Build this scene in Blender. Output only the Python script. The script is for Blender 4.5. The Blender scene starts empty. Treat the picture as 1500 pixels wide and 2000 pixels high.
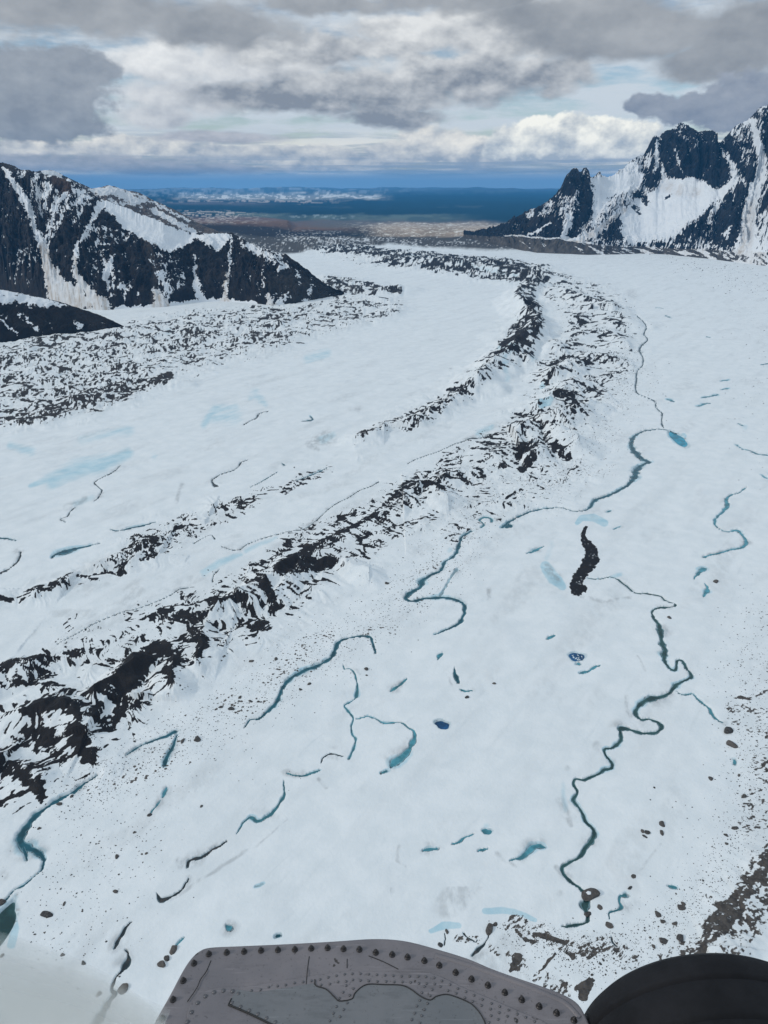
import bpy, math, random
import numpy as np
from mathutils import Vector, Matrix
R = math.radians
scene = bpy.context.scene

# ------------------------------------------------------------------ camera
CAMZ = 400.0
FPX, CX, CY = 1428.0, 750.0, 1000.0      # focal length and centre in the units of a 1500x2000 picture
YH = 352.0                               # horizon row
PITCH = math.atan((CY - YH) / FPX)
cam_data = bpy.data.cameras.new('camera')
cam_data.sensor_fit = 'VERTICAL'; cam_data.sensor_height = 24.0
cam_data.lens = 24.0 * FPX / 2000.0
cam_data.clip_start = 0.05; cam_data.clip_end = 400000.0
cam = bpy.data.objects.new('camera', cam_data)
scene.collection.objects.link(cam)
cam.location = (0, 0, CAMZ)
cam.rotation_euler = (R(90) - PITCH, 0, 0)
scene.camera = cam

# ------------------------------------------------------------------ light
SUN_EL, SUN_AZ = 31.0, -105.0            # degrees; azimuth from +Y (view direction), negative is to the left
sd = bpy.data.lights.new('sun', 'SUN'); sd.energy = 1.25; sd.angle = R(10); sd.color = (1.0, 0.93, 0.83)
sun = bpy.data.objects.new('sun', sd); scene.collection.objects.link(sun)
_s = Vector((math.sin(R(SUN_AZ)) * math.cos(R(SUN_EL)), math.cos(R(SUN_AZ)) * math.cos(R(SUN_EL)), math.sin(R(SUN_EL))))
sun.rotation_euler = (-_s).to_track_quat('-Z', 'Y').to_euler()
sun.location = (0, 0, CAMZ + 50)

scene.view_settings.view_transform = 'Standard'; scene.view_settings.look = 'None'
scene.view_settings.gamma = 1.0; scene.view_settings.exposure = 0.0
scene.view_settings.use_curve_mapping = False
scene.cycles.max_bounces = 6; scene.cycles.volume_bounces = 1
scene.cycles.diffuse_bounces = 2; scene.cycles.glossy_bounces = 2
scene.cycles.transparent_max_bounces = 6

# picture position -> direction / point on the plane z
def pix_dir(x, y):
    u = (x - CX) / FPX; v = (y - CY) / FPX
    c, s = math.cos(PITCH), math.sin(PITCH)
    return (u, c - v * s, -s - v * c)
def at(x, y, z=0.0):
    d = pix_dir(x, y); t = (z - CAMZ) / d[2]
    return (d[0] * t, d[1] * t)
def to_pix(X, Y, Z):
    c, s = math.cos(PITCH), math.sin(PITCH)
    dz = Z - CAMZ
    F = Y * c - dz * s; U = Y * s + dz * c
    F = np.maximum(F, 1e-3)
    return CX + FPX * X / F, CY - FPX * U / F
def azel(x, y):
    d = pix_dir(x, y)
    return math.degrees(math.atan2(d[0], d[1])), math.degrees(math.atan2(d[2], math.hypot(d[0], d[1])))

# ------------------------------------------------------------------ node helpers
class E:
    """a node socket with arithmetic"""
    nt = None
    def __init__(s, sock): s.s = sock
    @staticmethod
    def m(op, *a, clamp=False):
        n = E.nt.nodes.new('ShaderNodeMath'); n.operation = op; n.use_clamp = clamp
        for i, v in enumerate(a):
            if isinstance(v, E): E.nt.links.new(v.s, n.inputs[i])
            else: n.inputs[i].default_value = v
        return E(n.outputs[0])
    def __add__(a, b): return E.m('ADD', a, b)
    __radd__ = __add__
    def __sub__(a, b): return E.m('SUBTRACT', a, b)
    def __rsub__(a, b): return E.m('SUBTRACT', b, a)
    def __mul__(a, b): return E.m('MULTIPLY', a, b)
    __rmul__ = __mul__
    def __truediv__(a, b): return E.m('DIVIDE', a, b)
def sstep(x, a, b):
    n = E.nt.nodes.new('ShaderNodeMapRange'); n.interpolation_type = 'SMOOTHSTEP'
    E.nt.links.new(x.s, n.inputs[0]); n.inputs[1].default_value = a; n.inputs[2].default_value = b
    return E(n.outputs[0])
def lin(x, a, b, c=0.0, d=1.0):
    n = E.nt.nodes.new('ShaderNodeMapRange')
    E.nt.links.new(x.s, n.inputs[0]); n.inputs[1].default_value = a; n.inputs[2].default_value = b
    n.inputs[3].default_value = c; n.inputs[4].default_value = d
    return E(n.outputs[0])
def mixc(f, a, b):
    n = E.nt.nodes.new('ShaderNodeMix'); n.data_type = 'RGBA'; n.clamp_factor = True
    for i, v in ((0, f), (6, a), (7, b)):
        if isinstance(v, E): E.nt.links.new(v.s, n.inputs[i])
        elif i == 0: n.inputs[0].default_value = v
        else: n.inputs[i].default_value = (*v, 1.0)
    return E(n.outputs[2])
def comb(x, y, z):
    n = E.nt.nodes.new('ShaderNodeCombineXYZ')
    for i, v in enumerate((x, y, z)):
        if isinstance(v, E): E.nt.links.new(v.s, n.inputs[i])
        else: n.inputs[i].default_value = v
    return E(n.outputs[0])
def noise(vec, scale=1.0, detail=4.0, rough=0.5, dist=0.0, lac=2.0):
    n = E.nt.nodes.new('ShaderNodeTexNoise'); n.inputs['Scale'].default_value = scale
    n.inputs['Detail'].default_value = detail; n.inputs['Roughness'].default_value = rough
    n.inputs['Distortion'].default_value = dist; n.inputs['Lacunarity'].default_value = lac
    E.nt.links.new(vec.s, n.inputs['Vector'])
    return E(n.outputs[0])
def emax(*a):
    o = a[0]
    for b in a[1:]: o = E.m('MAXIMUM', o, b)
    return o

# ------------------------------------------------------------------ sky
world = bpy.data.worlds.new('World'); scene.world = world; world.use_nodes = True
nt = world.node_tree; nt.nodes.clear(); E.nt = nt
tc = nt.nodes.new('ShaderNodeTexCoord')
sep = nt.nodes.new('ShaderNodeSeparateXYZ'); nt.links.new(tc.outputs['Generated'], sep.inputs[0])
dx, dy, dz = (E(o) for o in sep.outputs)
AZ = E.m('ARCTAN2', dx, dy) * (180 / math.pi)
EL = E.m('ARCSINE', dz) * (180 / math.pi)
sky = nt.nodes.new('ShaderNodeTexSky'); sky.sky_type = 'NISHITA'; sky.sun_disc = False
sky.sun_elevation = R(SUN_EL); sky.sun_rotation = R(SUN_AZ)
sky.altitude = 800; sky.air_density = 1.0; sky.dust_density = 0.6; sky.ozone_density = 1.5
def srgb(*c):
    return tuple((v / 255 / 12.92) if v / 255 <= 0.04045 else ((v / 255 + 0.055) / 1.055) ** 2.4 for v in c)
skyc = nt.nodes.new('ShaderNodeVectorMath'); skyc.operation = 'SCALE'; skyc.inputs['Scale'].default_value = 0.10
nt.links.new(sky.outputs[0], skyc.inputs[0])
col = E(skyc.outputs[0])
def fluff(a, e, seed, s=0.35, detail=7, rough=0.55, asp=1.8):
    return noise(comb(a, e * asp, seed), s, detail, rough)
def ellipses(lst, wa, we):
    outs = []
    for (x, y, rx, ry) in lst:
        a0, e0 = azel(x, y)
        a1, _ = azel(x + rx, y); _, e1 = azel(x, y - ry)
        ra, re = abs(a1 - a0), abs(e1 - e0)
        p = (wa - a0) * (1 / ra); q = (we - e0) * (1 / re)
        outs.append(1.0 - E.m('SQRT', p * p + q * q))
    return emax(*outs)
def cloud_layer(col, lst, seed, lit, dark, soft=0.25, amp=1.3, s=0.35, asp=1.8, rough=0.55, shade=(0.0, 1.0), k=3.0, dl=(-0.25, 0.45), warp=1.2, floor=-1.0, opacity=1.0):
    w1 = noise(comb(AZ, EL * 1.6, seed + 40.0), 0.25, 3, 0.5) - 0.5
    w2 = noise(comb(AZ, EL * 1.6, seed + 80.0), 0.4, 3, 0.5) - 0.5
    wa = AZ + w1 * (2.6 * warp); we = EL + w2 * (1.2 * warp)
    n = fluff(AZ, EL, seed, s, 8, rough, asp)
    d = ellipses(lst, wa, we)
    D = d + (n - 0.5) * amp
    alpha = sstep(D, 0.0, soft)
    n2 = fluff(AZ + dl[0], EL + dl[1], seed, s, 8, rough, asp)
    rel = (n - n2) * k                       # lit where the cloud thins out towards the light
    body = fluff(AZ, EL, seed + 7.0, s * 0.6, 4, 0.5, asp)
    e0 = min(azel(x, y + ry)[1] for x, y, rx, ry in lst); e1 = max(azel(x, y - ry)[1] for x, y, rx, ry in lst)
    up = lin(EL, e0, e1, shade[0], shade[1])
    t = E.m('ADD', up * 0.6 + rel * 0.5 + (body - 0.5) * 1.6, 0.15, clamp=True)
    c = mixc(t, srgb(*dark), srgb(*lit))
    return mixc(alpha * opacity, col, c)
# pale veil, mostly stretched flat
v = noise(comb(AZ * 0.25, EL * 1.4, 3.0), 0.9, 6, 0.55)
col = mixc(sstep(v, 0.32, 0.58) * 0.92, col, srgb(206, 215, 223))
# distant flat banks near the horizon
b1 = noise(comb(AZ * 0.055, EL * 1.5, 11.0), 1.0, 6, 0.6, 0.3)
b2 = noise(comb(AZ * 0.16, EL * 1.9, 19.0), 1.2, 7, 0.62)
bank = sstep(EL, 3.6, 1.7) * sstep(EL, -0.1, 0.45)
bc = mixc(sstep(b1 * 0.6 + b2 * 0.4, 0.46, 0.58), srgb(160, 172, 180), srgb(240, 238, 228))
col = mixc(bank * sstep(b1 + b2, 0.72, 0.98), col, bc)
# rows of cumulus
col = cloud_layer(col, [(860, 280, 95, 38), (790, 300, 130, 28), (640, 310, 150, 30), (930, 300, 60, 40), (480, 300, 170, 26), (260, 285, 150, 24), (60, 290, 120, 22)],
                  23.0, (244, 241, 232), (160, 170, 182), soft=0.3, amp=1.2, s=0.55, asp=1.6, k=3.6, warp=0.8)
col = cloud_layer(col, [(1050, 268, 95, 46), (1120, 262, 90, 46), (1010, 290, 75, 34), (1215, 268, 90, 44), (1290, 285, 70, 30), (1150, 295, 180, 26)],
                  31.0, (255, 254, 244), (172, 182, 192), soft=0.2, amp=1.05, s=0.62, asp=1.3, k=4.5, warp=0.4, shade=(-0.1, 1.3))
# thin dark streak banks under the cumulus
st = noise(comb(AZ * 0.05, EL * 2.2, 47.0), 1.3, 5, 0.6)
band = sstep(EL, 0.25, 0.6) * sstep(EL, 1.75, 1.2)
col = mixc(band * sstep(st, 0.48, 0.62) * 0.7, col, srgb(146, 162, 182))
lowb = sstep(EL, 0.75, -0.10)
col = mixc(lowb * 0.92, col, srgb(140, 174, 206))
# long grey shelf, left
col = cloud_layer(col, [(120, 318, 330, 22), (420, 268, 160, 16), (330, 330, 300, 14)], 53.0, (196, 198, 204), (148, 156, 168), soft=0.5, amp=0.8, s=0.5, asp=2.6, warp=0.5)
# middle grey-white masses
col = cloud_layer(col, [(320, 120, 150, 60), (360, 190, 190, 48), (500, 120, 200, 75), (300, 225, 110, 30)],
                  58.0, (238, 240, 240), (178, 184, 192), soft=0.5, amp=1.0, s=0.36, asp=1.6, k=3.0, warp=1.0, shade=(0.1, 1.1))
col = cloud_layer(col, [(560, 190, 220, 42), (760, 170, 330, 62), (900, 150, 250, 72), (640, 100, 280, 50), (1000, 60, 260, 80), (1080, 150, 120, 44), (780, 225, 150, 34), (840, 60, 220, 60)],
                  61.0, (228, 230, 230), (136, 144, 155), soft=0.5, amp=1.25, s=0.36, asp=1.7, k=3.6, warp=1.3, shade=(-0.2, 1.15))
# heavy grey top and right
col = cloud_layer(col, [(150, 20, 420, 75), (420, 50, 240, 55), (1250, 60, 350, 75), (1420, 120, 200, 60), (1130, 30, 260, 60), (1470, 80, 220, 120), (640, 10, 200, 26), (880, -10, 260, 50)],
                  71.0, (182, 186, 190), (132, 139, 148), soft=0.5, amp=1.15, s=0.30, asp=1.6, k=2.0, warp=1.0, shade=(0.0, 0.8))
col = cloud_layer(col, [(60, 180, 175, 115), (150, 130, 90, 55), (40, 240, 200, 45), (-150, 180, 250, 140)],
                  83.0, (168, 175, 183), (134, 143, 155), soft=0.26, amp=0.75, s=0.8, asp=1.4, k=1.6, warp=0.9, shade=(-0.1, 0.9))
col = cloud_layer(col, [(1400, 212, 190, 36), (1275, 205, 62, 26), (1500, 185, 170, 62), (1440, 235, 120, 24)],
                  97.0, (164, 171, 182), (130, 141, 158), soft=0.3, amp=1.1, s=0.9, asp=1.5, k=1.8, warp=1.0)
# overcast above the picture, brighter towards the zenith
ov = noise(comb(dx * 2.0, dy * 2.0, dz * 3.0), 1.6, 5, 0.55)
ovc = mixc(sstep(ov, 0.35, 0.65), (0.335, 0.405, 0.46), (0.50, 0.585, 0.655))
ovc2 = mixc(lin(dz, 0.25, 0.8), ovc, (0.54, 0.63, 0.71))
col = mixc(sstep(EL, 11.5, 20.0), col, ovc2)
# plain overcast round the sides and behind
side = sstep(E.m('ABSOLUTE', AZ), 34.0, 60.0) * sstep(EL, -2.0, 4.0)
col = mixc(side * sstep(EL, 22.0, 11.0) * 0.8, col, ovc)
bg = nt.nodes.new('ShaderNodeBackground'); bg.inputs[1].default_value = 1.0
nt.links.new(col.s, bg.inputs[0])
wo = nt.nodes.new('ShaderNodeOutputWorld'); nt.links.new(bg.outputs[0], wo.inputs[0])
world.cycles.sampling_method = 'MANUAL'; world.cycles.sample_map_resolution = 512

# ------------------------------------------------------------------ noise in numpy
def _h(ix, iy, seed):
    n = (ix.astype(np.uint32) * np.uint32(374761393)) ^ (iy.astype(np.uint32) * np.uint32(668265263)) ^ np.uint32((seed * 2246822519) & 0xffffffff)
    n = (n ^ (n >> np.uint32(13))) * np.uint32(1274126177)
    return n ^ (n >> np.uint32(16))
_ang = np.arange(256) * (2 * math.pi / 256)
_gx = np.cos(_ang).astype(np.float32); _gy = np.sin(_ang).astype(np.float32)
def perlin(x, y, seed=0):
    x = np.asarray(x, np.float32); y = np.asarray(y, np.float32)
    xf = np.floor(x); yf = np.floor(y)
    ix = xf.astype(np.int64); iy = yf.astype(np.int64)
    fx = x - xf; fy = y - yf
    u = fx * fx * fx * (fx * (fx * 6 - 15) + 10); v = fy * fy * fy * (fy * (fy * 6 - 15) + 10)
    def g(a, b):
        k = _h(ix + a, iy + b, seed) & np.uint32(255)
        return _gx[k] * (fx - a) + _gy[k] * (fy - b)
    a = g(0, 0); b = g(1, 0); c = g(0, 1); d = g(1, 1)
    return ((a + (b - a) * u) * (1 - v) + (c + (d - c) * u) * v) * 1.5
def fbm(x, y, seed=0, oct=4, rough=0.5):
    o = 0; amp = 1.0; tot = 0
    for i in range(oct):
        o = o + amp * perlin(x, y, seed + i * 17); tot += amp
        amp *= rough; x = x * 2.03 + 11.7; y = y * 2.03 + 5.3
    return o / tot
def ridged(x, y, seed=0, oct=4, rough=0.5):
    o = 0; amp = 1.0; tot = 0
    for i in range(oct):
        o = o + amp * (1 - 2.2 * np.abs(perlin(x, y, seed + i * 13))); tot += amp
        amp *= rough; x = x * 2.1 + 3.1; y = y * 2.1 + 7.7
    return o / tot
def ss(x, a, b):
    t = np.clip((x - a) / (b - a), 0, 1); return t * t * (3 - 2 * t)
def spline(pts, step=None, n=6):
    P = np.array(pts, float)
    if len(P) < 3: 
        t = np.linspace(0, 1, 6)[:, None]; return P[0] * (1 - t) + P[-1] * t
    out = []
    Q = np.vstack([2 * P[0] - P[1], P, 2 * P[-1] - P[-2]])
    for i in range(1, len(Q) - 2):
        for k in range(n):
            t = k / n
            out.append(0.5 * (2 * Q[i] + (Q[i + 1] - Q[i - 1]) * t + (2 * Q[i - 1] - 5 * Q[i] + 4 * Q[i + 1] - Q[i + 2]) * t * t + (3 * Q[i] - Q[i - 1] - 3 * Q[i + 1] + Q[i + 2]) * t ** 3))
    out.append(P[-1]); return np.array(out)
def seg_dist(px, py, pts):
    """pts rows: x, y, r...; returns signed reach (1 on the line, 0 at the radius, negative outside)"""
    best = np.full(px.shape, -9.0, np.float32)
    P = np.array(pts, np.float32)
    if len(P) == 1: P = np.vstack([P, P + [0.01, 0, 0]])
    for a, b in zip(P[:-1], P[1:]):
        d = b[:2] - a[:2]; L = float(d @ d) + 1e-9
        t = np.clip(((px - a[0]) * d[0] + (py - a[1]) * d[1]) / L, 0, 1)
        r = a[2] + (b[2] - a[2]) * t
        dd = np.hypot(px - a[0] - t * d[0], py - a[1] - t * d[1])
        best = np.maximum(best, 1 - dd / r)
    return best
def in_poly(px, py, poly):
    c = np.zeros(px.shape, bool); n = len(poly)
    for i in range(n):
        x1, y1 = poly[i]; x2, y2 = poly[(i + 1) % n]
        if y1 == y2: continue
        cond = ((y1 > py) != (y2 > py)) & (px < (x2 - x1) * (py - y1) / (y2 - y1) + x1)
        c ^= cond
    return c
def poly_soft(px, py, poly, soft):
    """about 1 well inside, 0 well outside, soft over +-soft units"""
    ins = in_poly(px, py, poly)
    d = np.full(px.shape, 1e9, np.float32); n = len(poly)
    for i in range(n):
        a = np.array(poly[i], float); b = np.array(poly[(i + 1) % n], float); e = b - a; L = float(e @ e) + 1e-9
        t = np.clip(((px - a[0]) * e[0] + (py - a[1]) * e[1]) / L, 0, 1)
        d = np.minimum(d, np.hypot(px - a[0] - t * e[0], py - a[1] - t * e[1]))
    return np.clip(0.5 + np.where(ins, d, -d) / (2 * soft), 0, 1)

# ------------------------------------------------------------------ object helpers
def tag(o, label=None, cat=None, group=None, kind=None):
    if label: o['label'] = label
    if cat: o['category'] = cat
    if group: o['group'] = group
    if kind: o['kind'] = kind
    return o
def link(name, me, mat=None, parent=None):
    o = bpy.data.objects.new(name, me); scene.collection.objects.link(o)
    if mat is not None and me is not None and not me.materials: me.materials.append(mat)
    if parent is not None: o.parent = parent
    return o
def np_mesh(name, V, F, smooth=True):
    """V (n,3), F (m,4) or (m,3)"""
    me = bpy.data.meshes.new(name)
    V = np.ascontiguousarray(V, np.float32); F = np.ascontiguousarray(F, np.int32); k = F.shape[1]
    me.vertices.add(len(V)); me.vertices.foreach_set('co', V.ravel())
    me.loops.add(F.size); me.loops.foreach_set('vertex_index', F.ravel())
    me.polygons.add(len(F)); me.polygons.foreach_set('loop_start', np.arange(0, F.size, k, dtype=np.int32))
    try: me.polygons.foreach_set('loop_total', np.full(len(F), k, np.int32))
    except Exception: pass
    me.polygons.foreach_set('use_smooth', np.full(len(F), smooth, bool))
    me.update(calc_edges=True)
    return me
def grid_faces(nr, nc, wrap=False):
    i = np.arange(nr - 1)[:, None]; j = np.arange(nc if wrap else nc - 1)[None, :]
    j2 = (j + 1) % nc
    a = i * nc + j; b = i * nc + j2; c = (i + 1) * nc + j2; d = (i + 1) * nc + j
    return np.stack([a, b, c, d], -1).reshape(-1, 4)
def fattr(me, name, arr):
    at_ = me.attributes.new(name, 'FLOAT', 'POINT'); at_.data.foreach_set('value', np.ascontiguousarray(arr, np.float32).ravel())
def cattr(me, name, arr3):
    a = np.ones((len(arr3), 4), np.float32); a[:, :3] = arr3
    at_ = me.attributes.new(name, 'FLOAT_COLOR', 'POINT'); at_.data.foreach_set('color', a.ravel())
def new_mat(name):
    m = bpy.data.materials.new(name); m.use_nodes = True; nt = m.node_tree
    E.nt = nt; return m, nt, nt.nodes['Principled BSDF']
def A(name, what='Fac'):
    n = E.nt.nodes.new('ShaderNodeAttribute'); n.attribute_name = name; return E(n.outputs[what])
def objco():
    n = E.nt.nodes.new('ShaderNodeTexCoord'); return E(n.outputs['Object'])
def vscale(v, x, y, z):
    n = E.nt.nodes.new('ShaderNodeVectorMath'); n.operation = 'MULTIPLY'; E.nt.links.new(v.s, n.inputs[0]); n.inputs[1].default_value = (x, y, z); return E(n.outputs[0])
def setin(b, name, v):
    if isinstance(v, E): E.nt.links.new(v.s, b.inputs[name])
    else: b.inputs[name].default_value = v
def bump(b, h, strength, dist):
    n = E.nt.nodes.new('ShaderNodeBump'); n.inputs['Strength'].default_value = strength; n.inputs['Distance'].default_value = dist
    E.nt.links.new(h.s, n.inputs['Height']); E.nt.links.new(n.outputs[0], b.inputs['Normal'])

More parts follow.
